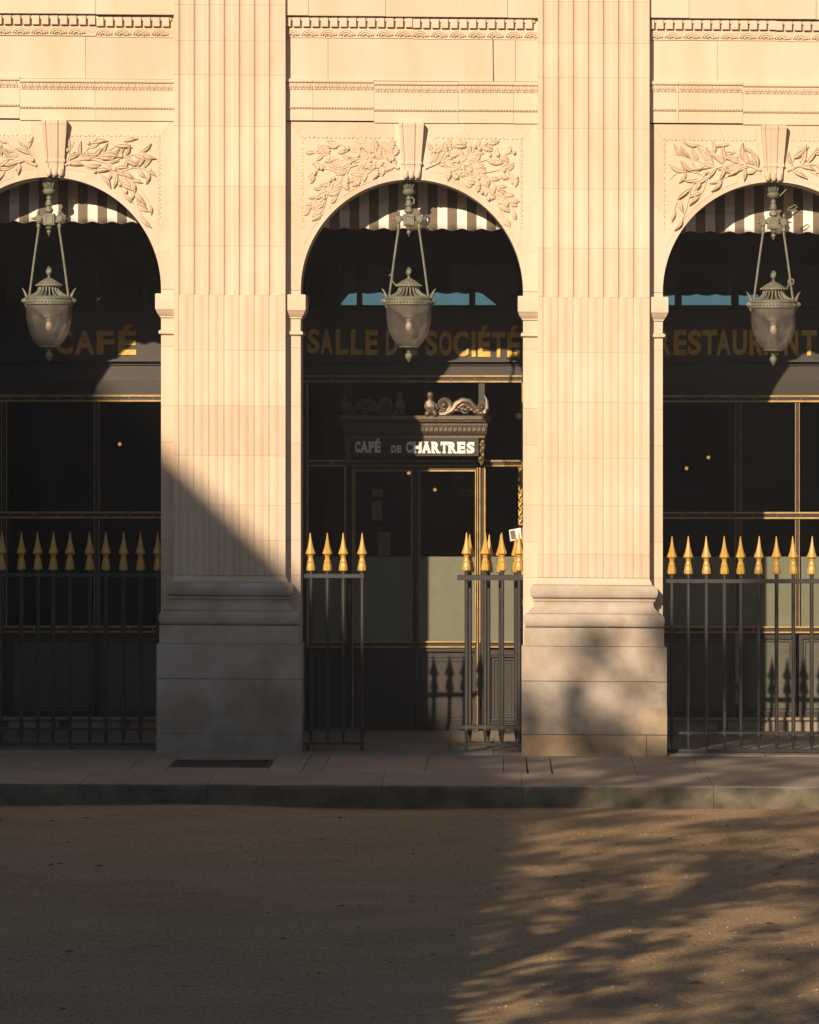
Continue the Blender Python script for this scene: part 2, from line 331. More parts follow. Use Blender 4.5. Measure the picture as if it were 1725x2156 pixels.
for pi, c in enumerate(PIL):
    pl = thing('pilaster_dummy', (0,0,0)); bpy.data.objects.remove(pl)
    core = MB().rect(c-100, c+100, -60, 1215, .05, .08, A)
    pp = core.build('pilaster', STONE, bld)
    if pi == 1: pp['label'] = 'fluted pilaster half in shadow, left of the centre arch'
    if pi == 2: pp['label'] = 'fluted pilaster right of the centre arch, tree shadow on its base'
    joints = [-70, 12 if pi != 2 else 0, 88, 160, 268, 395, 520, 623, 740, 857, 962, 1066, 1140, 1214]
    if pi == 2: joints[-3] = 1062; joints[-5] = 845; joints[-2] = 1165
    for a, b2 in zip(joints[:-1], joints[1:]):
        pr = pil_profile(c, a > 600); mb = MB(); n = len(pr); g_ = .13
        off = random.uniform(-.0008,.0008)
        # chamfered rings
        rings = [(a+g_, .0015), (a+g_+.35, 0), (b2-g_-.35, 0), (b2-g_, .0015)]
        vs = [A(x, y, min(WY+.3, Y+dY+off)) for y, dY in rings for x, Y in pr]
        fs = [(j*n+i, j*n+i+1, (j+1)*n+i+1, (j+1)*n+i) for j in range(3) for i in range(n-1)]
        fs += [tuple(range(n)), tuple(range(3*n,4*n))[::-1]]
        mb.add(vs, fs); mb.build('stone_block', STONE, pp)
    # base mouldings
    def tor(hw, Y, y0, y1, bul):
        return [(hw+bul*205*math.sin(math.pi*k/8)-bul*205*.0, Y-bul*math.sin(math.pi*k/8), y0+(y1-y0)*(1-math.cos(math.pi*k/8))/2) for k in range(9)]
    mould(c, [(117,.0,1214.6),(118,-.003,1218),(121,-.015,1224),(122,-.02,1225),(122,-.02,1228.6)]).build('base_moulding', STONE, pp, smooth=True)
    mould(c, tor(126,-.03,1229,1258,.04)).build('base_moulding', STONE2, pp, smooth=True)
    mould(c, [(129,-.045,1258.4),(129,-.045,1263),(126,-.03,1264),(125,-.025,1270),(127,-.035,1277),(133,-.06,1283),(136,-.07,1285),(136,-.07,1288.5)]).build('base_moulding', STONE2, pp, smooth=True)
    mould(c, tor(140,-.08,1289,1318.5,.04)).build('base_moulding', STONE2, pp, smooth=True)
    mould(c, [(146,-.10,1319),(147,-.105,1320),(147,-.105,1357)]).build('plinth_block', STONE2, pp)
    mould(c, [(151,-.125,1358),(152.5,-.13,1359.5),(152.5,-.13,1430),(151.5,-.125,1430.6)]).build('pedestal_block', STONE2, pp)
    if pi == 2:
        # one long block with a newer patch let into its lower right corner
        mould(c-.01, [(151.5,-.125,1431.4),(152.5,-.13,1432),(152.5,-.13,1542),(151.5,-.125,1542.6)]).build('pedestal_block', STONE2, pp)
        MB().rect(1350, 1404.3, 1486, 1541.8, -.134, .02, A).build('repair_stone', OCHRE, pp, bevel=.002)
        MB().rect(1250-151.5, 1360.2, 1543.4, 1602, -.128, .5, A).build('footing_stone', OCHRE, pp, bevel=.003)
        MB().rect(1361, 1404, 1543.4, 1602, -.128, .5, A).build('footing_stone', OCHRE, pp, bevel=.003)
    else:
        mould(c, [(151.5,-.125,1431.4),(152.5,-.13,1432),(152.5,-.13,1546),(151.5,-.126,1546.6)]).build('pedestal_block', STONE2, pp)
        mould(c, [(151.5,-.127,1547),(152.6,-.131,1548),(152.8,-.132,1602)]).build('footing_stone', STONE2, pp)
# --- bays
def fasc_pts():
    return [(WY-.055,168),(WY-.055,173),(WY-.05,175),(WY-.03,176),(WY-.03,190),(WY-.022,191),(WY-.022,222),(WY-.020,234),(WY-.020,255)]
ARC_R, ARC_Y = 235.0, 611.0
oak = []
def oak_leaf(seed):
    rr = random.Random(seed); n = 9; up = []
    for i in range(n+1):
        t = i/n; base = .30*math.sin(math.pi*min(1, t*.92+.06))**.8
        w_ = base*(1.0 if i % 2 else .62)+rr.uniform(-.02,.02)
        up.append((t, max(.02, w_)))
    return up
def lance_leaf(seed):
    return [(i/8, max(.012,.15*math.sin(math.pi*(i/8)**.85)**.9)) for i in range(9)]
def leaf_mesh(up, name, seed, thick=.16):
    rr = random.Random(seed); mb = MB(); vs = []; n = len(up)
    cur = rr.uniform(-.1,.1)
    for t, w_ in up:
        yb = cur*math.sin(math.pi*t); lift = -.05-.09*math.sin(math.pi*t)-.03*t
        # across: left edge, left mid, rib, right mid, right edge, and feet on the wall
        vs += [(t, .0, yb-w_), (t, lift*.62, yb-w_*.98), (t, lift*1.05, yb-w_*.5), (t, lift*.72, yb), (t, lift*1.1, yb+w_*.5), (t, lift*.62, yb+w_*.98), (t, .0, yb+w_)]
    fs = [(j*7+i, j*7+i+1, (j+1)*7+i+1, (j+1)*7+i) for j in range(n-1) for i in range(6)]
    fs += [tuple(range(7)), tuple(range((n-1)*7, n*7))[::-1]]
    return mb.add(vs, fs).mesh(name, STONE, True)
OAKS = [leaf_mesh(oak_leaf(s), 'leaf', s) for s in range(5)]
LANC = [leaf_mesh(lance_leaf(s), 'leaf', s+20) for s in range(5)]
ACORN = MB().ball((0,-.35,0), 1, 8, 6, (1,.7,1.25)).mesh('fruit', STONE, True)
def in_panel(x, y, c):
    dx = abs(x-c)
    if dx > 228 or dx < 30 or y < 288: return False
    return (dx/ARC_R)**2+((y-ARC_Y)/ARC_R)**2 > 1.10 or y < 380 and dx > 30 and math.hypot(dx, y-ARC_Y) > ARC_R+9
def twig_set(side, c, kind, rng):
    def q(u, v): return (c+side*u, v)
    tw = [[q(28,352),q(60,338),q(95,338),q(130,350),q(165,375),q(195,405),q(215,440)],
          [q(60,338),q(78,318),q(92,300),q(100,292)],
          [q(95,338),q(120,322),q(145,305),q(160,298)],
          [q(120,345),q(150,335),q(185,325),q(212,318)],
          [q(150,362),q(180,355),q(205,358),q(220,372)],
          [q(60,340),q(80,356),q(100,366),q(112,374)],
          [q(130,350),q(142,372),q(150,395),q(158,412)],
          [q(175,385),q(180,410),q(185,435),q(196,462)],
          [q(36,345),q(42,322),q(52,300)]]
    return tw
def carved(c, bi):
    oakish = (bi == 2)
    for side in (-1, 1):
        rng = random.Random(bi*10+side)
        # thin sunk ground stone carrying the carving
        n = 14; pts = []
        th0, th1 = R(14), R(72)
        arc = [(c+side*(ARC_R+11)*math.cos(th0+(th1-th0)*k/n*1.0), ARC_Y-(ARC_R+11)*math.sin(th0+(th1-th0)*k/n)) for k in range(n+1)]
        arc = [(x, y) for x, y in arc if abs(x-c) < 229]
        poly = [(c+side*229, 292), (c+side*229, arc[0][1])]+arc+[(c+side*abs(arc[-1][0]-c), 364), (c+side*34, 360), (c+side*34, 292)]
        pn = prism(poly, WY-.004, WY+.02).build('carved_panel', STONE, bld)
        br = MB()
        for tw in twig_set(side, c, 0, rng):
            pp_ = []
            for i in range(len(tw)-1):
                for k in range(4):
                    t = k/4; pp_.append((tw[i][0]*(1-t)+tw[i+1][0]*t+rng.uniform(-.7,.7), tw[i][1]*(1-t)+tw[i+1][1]*t+rng.uniform(-.7,.7)))
            pp_.append(tw[-1])
            main = len(tw) > 5
            br.tube([A(x,y,WY-.010) for x,y in pp_], [(.017 if main else .010)*(1-.65*i/len(pp_)) for i in range(len(pp_))], 6)
            step = 2 if not oakish else 1
            for i in range(1, len(pp_), step):
                x, y = pp_[i]; x2, y2 = pp_[min(i+1, len(pp_)-1)]; x1_, y1_ = pp_[i-1]
                ang = math.atan2(-(y2-y1_), x2-x1_)
                for sgn in (-1, 1):
                    if rng.random() < (.42 if oakish else .26): continue
                    if i > len(pp_)-3: sgn *= .35
                    L = rng.uniform(24, 37) if not oakish else rng.uniform(19, 28)
                    if bi == 3: L *= 1.15
                    a = ang+sgn*rng.uniform(.5,.95)
                    ex, ey = x+math.cos(a)*L, y-math.sin(a)*L
                    if not in_panel(ex, ey, c) or not in_panel(x+math.cos(a)*L*.5, y-math.sin(a)*L*.5, c): continue
                    if bi == 3 and rng.random() < .3: continue
                    s_ = L/205; o3 = A(x, y, WY-.006)
                    M = Matrix.Translation(o3) @ Matrix.Rotation(-a, 4, 'Y') @ Matrix.Rotation(rng.uniform(-.22,.22), 4, 'X') @ Matrix.Rotation(-rng.uniform(.0,.05), 4, 'Z')
                    M = M @ Matrix.Diagonal((s_, s_*rng.uniform(.75,1.25)*(1.0 if oakish else 1.15), s_*rng.uniform(.85,1.15), 1))
                    put((OAKS if oakish else LANC)[rng.randrange(5)], 'leaf', pn, M)
                if rng.random() < .16:
                    fx_, fy_ = x+rng.uniform(-9,9), y+rng.uniform(-9,9)
                    if in_panel(fx_, fy_, c): put(ACORN, 'fruit', pn, Matrix.Translation(A(fx_, fy_, WY-.01)) @ Matrix.Diagonal((.019,.03,.019,1)))
        br.build('branch', STONE, pn, smooth=True)
        # beaded leaf border
        bd = MB(); line = []
        x = 40
        while x < 229: line.append((c+side*x, 288)); x += 4.6
        y = 288
        while y < 560: line.append((c+side*231.5, y)); y += 4.6
        a_ = R(16)
        while a_ < R(40): line.append((c+side*(ARC_R+13)*math.cos(a_), ARC_Y-(ARC_R+13)*math.sin(a_))); a_ += 4.6/ARC_R
        for i, (x, y) in enumerate(line):
            if abs(x-c) > 233 or (rng.random() < .10): continue
            if y > 360 and y > 480: continue
            bd.ball(A(x+(1.1 if i % 2 else -1.1), y+(1 if i % 3 else -1), WY-.002), .011, 5, 4, (1,.9,.75))
        bd.build('border', STONE, pn, kind='stuff')
def arch_pt(c, th, r=ARC_R): return (c+r*math.cos(th), ARC_Y-r*math.sin(th))
random.seed(23)
for bi, c in enumerate(BAY):
    xl, xr = (PIL[bi-1]+117 if bi > 0 else c-266), (PIL[bi]-118 if bi < 4 else c+266)
    full = 1 <= bi <= 3
    # ---- voussoirs and spandrel stones: radial pieces from the arch out to a rectangle
    ths = [0, 18, 36, 54, 72, 83.5, 96.5, 108, 126, 144, 162, 180]
    top = 256
    def outer(th):
        dx, dy = math.cos(th), math.sin(th)
        t = 1e9
        if dx > 1e-6: t = min(t, (xr+4-c)/dx)
        if dx < -1e-6: t = min(t, (xl-4-c)/dx)
        if dy > 1e-6: t = min(t, (ARC_Y-top)/dy)
        return (c+dx*t, ARC_Y-dy*t)
    for a, b2 in zip(ths[:-1], ths[1:]):
        ra, rb = R(a)+.0004, R(b2)-.0004; n = 8
        inner = [arch_pt(c, ra+(rb-ra)*k/n) for k in range(n+1)]
        out = [outer(ra)]
        ca = math.atan2(ARC_Y-top, xr+4-c); cb = math.atan2(ARC_Y-top, xl-4-c)
        for cc, pt in ((ca, (xr+4, top)), (cb, (xl-4, top))):
            if ra < cc < rb: out.append(pt)
        out.append(outer(rb))
        if abs(c-867) < 900 or True:
            prism(inner[::-1]+out, WY+random.uniform(-.0012,.0012), WY+WT).build('voussoir', STONE, bld)
    # ---- jamb stones and imposts
    for side in (-1, 1):
        xo = xl-4 if side < 0 else xr+4; xi = c+side*ARC_R
        jy = [611.6, 733, 858, 935, 1062, 1139, 1215, 1360]
        for a, b2 in zip(jy[:-1], jy[1:]):
            MB().rect(min(xo,xi), max(xo,xi), a+.18, b2-.18, WY+random.uniform(-.0006,.0006), WT, A).build('jamb_stone', STONE, bld, bevel=.0012)
        xi2 = c+side*(ARC_R-8)
        xi2 = c+side*(ARC_R-3)
        for a, b2 in ((1360,1431),(1431,1545),(1545,1603)):
            MB().rect(min(xo,xi2), max(xo,xi2), a+.4, b2-.4, WY-.10, WT+.12, A).build('jamb_stone', STONE2, bld, bevel=.003)
        # impost capital: rows (extra reach into the opening, forward projection, y)
        rows = [(10,.085,621),(11,.09,622.5),(11,.09,654),(9.5,.085,655),(9,.075,658),(6,.055,664),(2.5,.03,668.5),(2,.03,671),(0,.01,672),(-.5,.008,697),(4,.035,699),(5,.04,702),(4,.035,705.5),(1,.012,707),(0,.0,709)]
        mb = MB(); vs = []
        for e, pj, y in rows:
            x_in = xi-side*e; xo_ = xo+side*-.3
            for x, YY in ((xo_, WY+WT+pj), (xo_, WY-pj), (x_in, WY-pj), (x_in, WY+WT+pj)): vs.append(A(x, y, YY))
        fs = [(j*4+q, j*4+(q+1)%4, (j+1)*4+(q+1)%4, (j+1)*4+q) for j in range(len(rows)-1) for q in range(4)]
        fs += [(0,1,2,3), tuple((len(rows)-1)*4+q for q in (3,2,1,0))]
        mb.add(vs, fs).build('impost', STONE, bld, smooth=True)
    # ---- entablature
    ent = MB().rect(xl-4, xr+4, -70, 256, WY+.3, .34, A).build('entablature', STONE, bld)
    if bi == 1: sj = [xl-4, 39, 228-30, xr+4]; st = [-2.5, 1.2, 1.2]
    elif bi == 2: sj = [xl-4, 658, 787, 965, 1082, xr+4]; st = [-2.2,-2.2, 1.8, 1.2, 1.5]
    elif bi == 3: sj = [xl-4, 1430, 1566, 1735, xr+4]; st = [-2.4,-2.4,.4,.8]
    else: sj = [xl-4, c-80, c+80, xr+4]; st = [-1,.6,.6]
    LB = {}
    for (a, b2), s_ in zip(zip(sj[:-1], sj[1:]), st):
        prof_ext(a+.3, b2-.3, fasc_pts(), 1, .40, s_).build('stone_block', STONE, ent)
        if full:
            m1 = MB(); x = a+3
            while x < b2-6:       # leaf-and-dart band: pairs of petals and a tongue
                for k in (-1, 0, 1):
                    m1.ball(A(x+5+k*3.4, 183+s_+abs(k)*-1.5, WY-.032), .021, 6, 4, (.6,.9,1.2))
                m1.ball(A(x+11.5, 185+s_, WY-.032), .017, 6, 4, (.5,1,1.3)); m1.ball(A(x+5, 188.6+s_, WY-.03), .012, 6, 4, (1.6,.7,.45))
                x += 14.6
            m1.build('leaf_band', STONE, ent, True, kind='stuff')
            m2 = MB(); x = a+2
            while x < b2-2:
                p0, p1 = A(x-2.2, 230.5+s_, WY-.022), A(x+2.2, 225.5+s_, WY-.026)
                m2.tube([p0, (p0+p1)/2+Vector((0,-.007,0)), p1], [.007,.013,.007], 5); x += 6.2
            m2.build('rope_band', STONE, ent, True, kind='stuff')
    # frieze blocks
    fj = {1:[xl-4,178,xr+4],2:[xl-4,690,1039,1086,xr+4],3:[xl-4,1512,xr+4]}.get(bi,[xl-4,c,xr+4])
    for a, b2 in zip(fj[:-1], fj[1:]):
        MB().rect(a+.3, b2-.3, 79, 168, WY-.012+random.uniform(-.001,.001), .4, A).build('frieze_block', STONE, ent, bevel=.002)
    uj = {1:[xl-4,200,390,xr+4],2:[xl-4,649,812,1069,xr+4],3:[xl-4,1452,1720,xr+4]}.get(bi,[xl-4,c,xr+4])
    for i, (a, b2) in enumerate(zip(uj[:-1], uj[1:])):
        if b2-a < 2: continue
        MB().rect(a+.3, b2-.3, -70, 33+(i-1)*.8, WY-.085+random.uniform(-.001,.001), .45, A).build('upper_block', STONE, ent, bevel=.003)
    # dentil course
    dj = {1:[xl-4,202,xr+4]}.get(bi,[xl-4,c+3,xr+4])
    for i, (a, b2) in enumerate(zip(dj[:-1], dj[1:])):
        s_ = (-1.2, 1.4)[i] if bi == 1 else (-.4,.8)[i]
        prof_ext(a+.2, b2-.2, [(WY-.012,34),(WY-.012,57),(WY-.018,58.2),(WY-.03,60),(WY-.026,66),(WY-.014,74),(WY-.022,75),(WY-.022,78.6)], 1, .5, s_).build('dentil_bed', STONE, ent)
        if full:
            x = a+7
            dm = MB().rect(-7.4,7.4,-9.4,9.4,0,.058, lambda x_,y_,Y_: Vector((x_/205, Y_, -y_/205))).mesh('dentil', STONE, bevel=.002) if 'dm' not in LB else LB['dm']
            LB['dm'] = dm
            sp = MB().rect(-2.4,2.4,-3,3,0,.03, lambda x_,y_,Y_: Vector((x_/205, Y_, -y_/205))).mesh('dentil_link', STONE) if 'sp' not in LB else LB['sp']; LB['sp'] = sp
            k = 0
            while x < b2-7:
                put(dm, 'dentil', ent, Matrix.Translation(A(x, 46.4+s_, WY-.064)))
                put(sp, 'dentil_link', ent, Matrix.Translation(A(x+9.9, 40+s_, WY-.038)))
                x += 19.75
            ar = MB(); x = a+14
            while x < b2-14:
                for rr_, pj in ((16,.030),(11.5,.034),(6.5,.036)):
                    ar.tube([A(x+rr_*1.05*math.cos(t), 75.5+s_-rr_*.86*math.sin(t), WY-pj) for t in [math.pi*(.06+.88*k/8) for k in range(9)]], .0105, 5)
                for q in (-6,-2,2,6): ar.ball(A(x+q, 74.5+s_, WY-.026), .0085, 5, 4, (.8,.9,1.1))
                x += 39.5
            ar.build('egg_band', STONE, ent, True, kind='stuff')
    # ---- keystone
    ks = MB(); rows = [(257.5,26,.115),(263,26.5,.115),(268,26,.108),(290,24.5,.09),(315,22.5,.068),(338,20.5,.048),(340,22,.054),(344,22,.054),(346,19.5,.046),(362,19,.04)]
    def kprof(hw, pj):
        return [(-hw,.02),(-hw,-pj),(-hw*.72,-pj),(-hw*.66,-pj+.012),(-hw*.36,-pj+.012),(-hw*.30,-pj-.006),(hw*.30,-pj-.006),(hw*.36,-pj+.012),(hw*.66,-pj+.012),(hw*.72,-pj),(hw,-pj),(hw,.02)]
    kc = c-1 if bi != 1 else c+7
    if bi == 1: kc = 113
    vs = []; n = 12
    for y, hw, pj in rows:
        for x, Y in kprof(hw, pj): vs.append(A(kc+x, y, WY+Y))
    ks.add(vs, [(j*n+i, j*n+(i+1)%n, (j+1)*n+(i+1)%n, (j+1)*n+i) for j in range(len(rows)-1) for i in range(n)]+[tuple(range(n)), tuple(range((len(rows)-1)*n, len(rows)*n))[::-1]])
    ko = ks.build('keystone', STONE, bld)
    for q in (-12.5, 0, 12.5):
        MB().lathe([(.004,A(kc+q,375,0).z),(.02,A(kc+q,373.5,0).z),(.031,A(kc+q,369,0).z),(.033,A(kc+q,364,0).z),(.027,A(kc+q,358,0).z)], A(kc+q, 0, WY-.03), 12).build('lobe', STONE, ko, True)
    if bi in (1,2,3): carved(c, bi)
# solid fill behind (upper wall mass and roof slab so that no daylight drops behind the facade)
MB().box(-15,15,WY+.36+.16,8.5,A(867,262).z+.1,9.2).build('upper_mass', CEIL, bld)
tag(MB().box(-15,15,WY+.30,BACK+.1,A(867,345).z+.1,A(867,262).z+.09).build('arcade_ceiling', CEIL), kind='structure')
for s_ in (-1, 1):
    tag(MB().box(s_*14.2-.2, s_*14.2+.2, .7, 9, -.3, 9).build('light_stop_wall', CEIL), kind='structure')  # added walls closing the gallery ends to stop light leaks
# far rooms behind the shopfronts
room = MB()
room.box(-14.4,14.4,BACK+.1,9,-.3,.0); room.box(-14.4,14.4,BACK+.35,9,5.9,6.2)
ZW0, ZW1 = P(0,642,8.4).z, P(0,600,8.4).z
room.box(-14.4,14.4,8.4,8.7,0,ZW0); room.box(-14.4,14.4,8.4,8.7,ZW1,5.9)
sky_slots = [(P(a,0,8.4).x, P(b2,0,8.4).x) for a, b2 in ((716,751),(762,813),(905,989),(1001,1046),(1390,1423),(1436,1542),(1556,1600))]  # openings added so sky shows where the transoms would reflect it
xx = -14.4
for a, b2 in sky_slots: room.box(xx, a, 8.4, 8.7, ZW0, ZW1); xx = b2
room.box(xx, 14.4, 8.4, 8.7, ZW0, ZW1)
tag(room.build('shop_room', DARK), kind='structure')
# ------------------------------------------------------------------ shopfronts
def letter_mesh(ch, w_, h_, bold=.03, depth=.02, slabs=None, name='letter', m=None):
    cu = bpy.data.curves.new('t', 'FONT'); cu.body = ch; cu.offset = bold; cu.extrude = .02; cu.resolution_u = 6
    ob = bpy.data.objects.new('t', cu); C.objects.link(ob)
    me = bpy.data.meshes.new_from_object(ob); bpy.data.objects.remove(ob)
    xs = [v.co.x for v in me.vertices]; ys_ = [v.co.y for v in me.vertices]
    x0, x1, y0, y1 = min(xs), max(xs), min(ys_), max(ys_)
    if ch == 'É': y1c = letter_mesh.E
    else: y1c = y1
    if ch == 'E': letter_mesh.E = y1
    vs = [((v.co.x-x0)/(x1-x0)*w_, 0 if v.co.z > 0 else depth, (v.co.y-y0)/(y1c-y0)*h_) for v in me.vertices]
    fs = [tuple(p.vertices) for p in me.polygons]
    mb = MB(); mb.add(vs, fs)
    for a, b2, c_, d_ in (slabs or []): mb.box(a*w_, b2*w_, -.001, depth, c_*h_, d_*h_)
    return mb.mesh(name, m)
letter_mesh('E', 1, 1)
_lc = {}
def write(seq, ya, yb, Y, m, parent, slope=0, bold=.03, depth=.02, slabs=None):
    for ch, x0, x1 in seq:
        dy = slope*(x0-seq[0][1]); p0, p1 = P(x0, yb+dy, Y), P(x1, ya+dy, Y)
        me = letter_mesh(ch, p1.x-p0.x, p1.z-p0.z, bold, depth, (slabs or {}).get(ch), 'letter', m)
        put(me, 'letter', parent, Matrix.Translation((p0.x, Y-depth, p0.z)))
def gline(mb, x0, x1, y0, y1, Y=BACK, t=.03, pj=.02): mb.rect(x0, x1, y0, y1, Y-pj, t+pj)
mat_rivet = mat('rivet_metal', (.5,.42,.3), .3, .8)
_rv = []
def rivets(xs, y, Y, par):
    if not _rv: _rv.append(MB().ball((0,0,0), .008, 6, 4).mesh('rivet', mat_rivet, True))
    for x in xs: put(_rv[0], 'rivet', par, Matrix.Translation(P(x, y, Y)))
SF = []
def shopfront(x0, x1, label, name='shopfront'):
    t = thing(name, (P((x0+x1)/2,1540,BACK).x, BACK, 0), label, 'shopfront', 'shopfronts under the arcade'); SF.append(t); return t
def pane(t, x0, x1, y0, y1, Y=BACK+.05, m=None, name='pane', th=.008):
    return MB().rect(x0, x1, y0, y1, Y, th).build(name, m or PANE, t)
def upper(t, x0, x1, by, divs):
    """transom glazing, fascia and mouldings common to the three fronts; by = small vertical offset"""
    MB().rect(x0, x1, 655+by, 757+by, BACK, .12).build('fascia_board', FASCIA, t)
    f = MB(); f.rect(x0, x1, 642+by, 655+by, BACK-.02, .16); f.rect(x0, x1, 300, 560+by, BACK+.0, .2)
    f.rect(x0,x1,664+by,667+by,BACK-.012,.05); f.rect(x0,x1,680+by,683+by,BACK-.012,.05)
    f.build('transom_rail', PAINT, t)
    for i, (a, b2) in enumerate(divs): pane(t, a, b2, 560+by, 642+by, BACK+.06, CLEAR)
    xs_ = [x0]+[v for d_ in divs for v in d_]+[x1]
    for a, b2 in zip(xs_[0::2], xs_[1::2]):
        if b2-a > .5: MB().rect(a, b2, 560+by, 642+by, BACK, .12).build('mullion', PAINT, t)
    mb = MB()
    mb.rect(x0, x1, 757+by, 759+by, BACK-.05, .15); mb.rect(x0, x1, 759+by, 762+by, BACK-.09, .2); mb.rect(x0, x1, 762+by, 764+by, BACK-.06, .15); mb.rect(x0, x1, 766+by, 769+by, BACK-.03, .12); mb.rect(x0, x1, 764+by, 766+by, BACK-.01, .12)
    mb.build('cornice_moulding', FASCIA, t)
# ---- side fronts (cafe left, restaurant right)
def side_front(x0, x1, mull, lab, by, gx, word, wy, slope, dark=False):
    t = shopfront(x0, x1, lab)
    upper(t, x0, x1, by, [(m_, n_) for m_, n_ in gx])
    MB().rect(x0, x1, 769+by, 801+by, BACK-.005, .12).build('fascia_board', FASCIA, t)
    MB().rect(x0, x1, 801+by, 832+by, BACK-.025, .14).build('fascia_board', PAINT, t)
    for (a, b2, nm) in ((832,836,'gilt_bead'),(843,846.5,'gilt_bead'),(1078,1081.5,'gilt_bead'),(1089,1092.5,'gilt_bead'),(1319,1322,'gilt_bead'),(1330,1333,'gilt_bead')):
        MB().rect(x0, x1, a+by, b2+by, BACK-.045, .05).build(nm, BEAD, t)
    for a, b2 in ((836,843),(1081.5,1089),(1322,1330)):
        MB().rect(x0, x1, a+by, b2+by, BACK-.03, .1).build('rail', PAINT, t)
        rivets([x0+12+50*k for k in range(int((x1-x0)/50))], (a+b2)/2+by, BACK-.032, t)
    xs_ = [x0]+[v for d_ in mull for v in d_]+[x1]
    for a, b2 in mull:
        for ya, yb in ((846.5,1078),(1092.5,1319)): 
            MB().rect(a, b2, ya+by, yb+by, BACK-.02, .1).build('mullion', PAINT, t)
            MB().rect(b2-.01, b2+1.1, ya+by, yb+by, BACK-.025, .03).build('gilt_bead', BEAD, t)
            MB().rect(a-1.1, a+.01, ya+by, yb+by, BACK-.025, .03).build('gilt_bead', BEAD, t)
    for a, b2 in zip(xs_[0::2], xs_[1::2]):
        pane(t, a, b2, 846.5+by, 1078+by); pane(t, a, b2, 1092.5+by, 1172+by)
        if by == 0: pane(t, a, b2, 1172+by, 1319+by, BACK+.03, FROST, 'frosted_pane')
        else: pane(t, a, b2, 1172+by, 1319+by)
        # recessed riser panel below
        MB().rect(a, b2, 1333+by, 1511+by, BACK+.03, .1).build('riser_panel', RISER, t)
        fr = MB()
        for q0,q1,r0,r1 in ((a,b2,1333,1345),(a,b2,1498,1511),(a,a+8,1345,1498),(b2-8,b2,1345,1498)): fr.rect(q0,q1,r0+by,r1+by,BACK+.0,.08)
        for q0,q1,r0,r1 in ((a+12,b2-12,1349,1351.5),(a+12,b2-12,1491,1493.5),(a+12,a+14,1351.5,1491),(b2-14,b2-12,1351.5,1491)): fr.rect(q0,q1,r0+by,r1+by,BACK+.015,.05)
        fr.build('panel_frame', PAINT, t)
    s = MB().rect(x0, x1, 1511+by, 1517+by, BACK-.06, .2).build('sill', STONE2, t, bevel=.003)
    vs_ = MB().rect(x0, x1, 1517+by, 1548+by, BACK-.02, .2).build('base_course', STONE2, t)
    q = x0+30
    while q < x1:      # cellar vents
        v = MB()
        v.rect(q, q+22, 1519+by, 1538+by, BACK-.024, .02)
        v.build('vent', DARK, t); v2 = MB()
        for k in range(6): v2.rect(q+1+k*3.6, q+2.8+k*3.6, 1519.5+by, 1537.5+by, BACK-.032, .02)
        v2.build('vent_bars', BRONZE, t); q += 128
    write(word, wy[0], wy[1], BACK, GOLDL, t, slope, .035, .012)
    return t
RISER = mat('riser_paint', (.085,.085,.062), .5, col2=(.05,.05,.04), scale=7, amt=.7, bump=.3, bscale=30, grain=.1)
LEFTF = side_front(-290, 470, [(-55,-45),(3,13),(199,208)], 'dark shopfront lettered CAFE in gold, mostly in shadow, behind the left arch', -1, [(-250,-60),(-45,90),(102,190),(202,300),(312,440)],
    [('C',116,153),('A',157,199),('F',204,241),('É',249,287)], (695,745.5), .01)
RIGHTF = side_front(1225, 1990, [(1549,1561),(1676,1683),(1800,1812)], 'dark shopfront lettered RESTAURANT in gold, behind the right arch and railing', 0, [(1390,1424),(1436,1543),(1556,1660),(1672,1780),(1792,1900)],
    [('R',1386,1413),('E',1419,1446),('S',1449,1477),('T',1479,1510),('A',1509,1539),('U',1543,1573),('R',1579,1607),('A',1608,1641),('N',1652,1681),('T',1688,1720)], (694.5,747.5), .002)
# ---- centre front with the entrance door
CF = shopfront(500, 1200, 'dark entrance front lettered SALLE DE SOCIETE in gold above a hooded double door')
upper(CF, 470, 1225, 0, [(560,640),(652,710),(718,752),(762,988),(1001,1090),(1102,1180)])
write([('S',648,673),('A',675,701),('L',707,734),('L',739,765),('E',770,796)], 692, 745, BACK, GOLDL, CF, .02, .035, .012)
write([('D',813,838),('E',856,880)], 694, 748, BACK, GOLDL, CF, .0, .035, .012)
write([('S',897,921),('O',925,952),('C',955,987),('I',993.5,1002),('É',1006.5,1033),('T',1036,1064),('É',1068.5,1095)], 696, 749, BACK, GOLDL, CF, .02, .035, .012)
MB().rect(1028, 1031, 684, 688, BACK-.01,.01).build('i_dot', GOLDL, CF) if False else None
MB().rect(470, 1225, 769, 790, BACK-.005, .12).build('fascia_board', FASCIA, CF)
def beads(lst, par, Y=BACK-.045):
    for x0, x1, y0, y1 in lst: MB().rect(x0, x1, y0, y1, Y, .05).build('gilt_bead', BEAD, par)
beads([(470,1100,790,793.5),(470,1098.8,801.5,805)], CF)
MB().rect(470,1100,793.5,801.5,BACK-.03,.1).build('rail', PAINT, CF)
rivets(list(range(650,1100,50)), 797.5, BACK-.032, CF)
DC = 874.0
def mir(x0, x1): return [(x0, x1), (2*DC-x1, 2*DC-x0)]
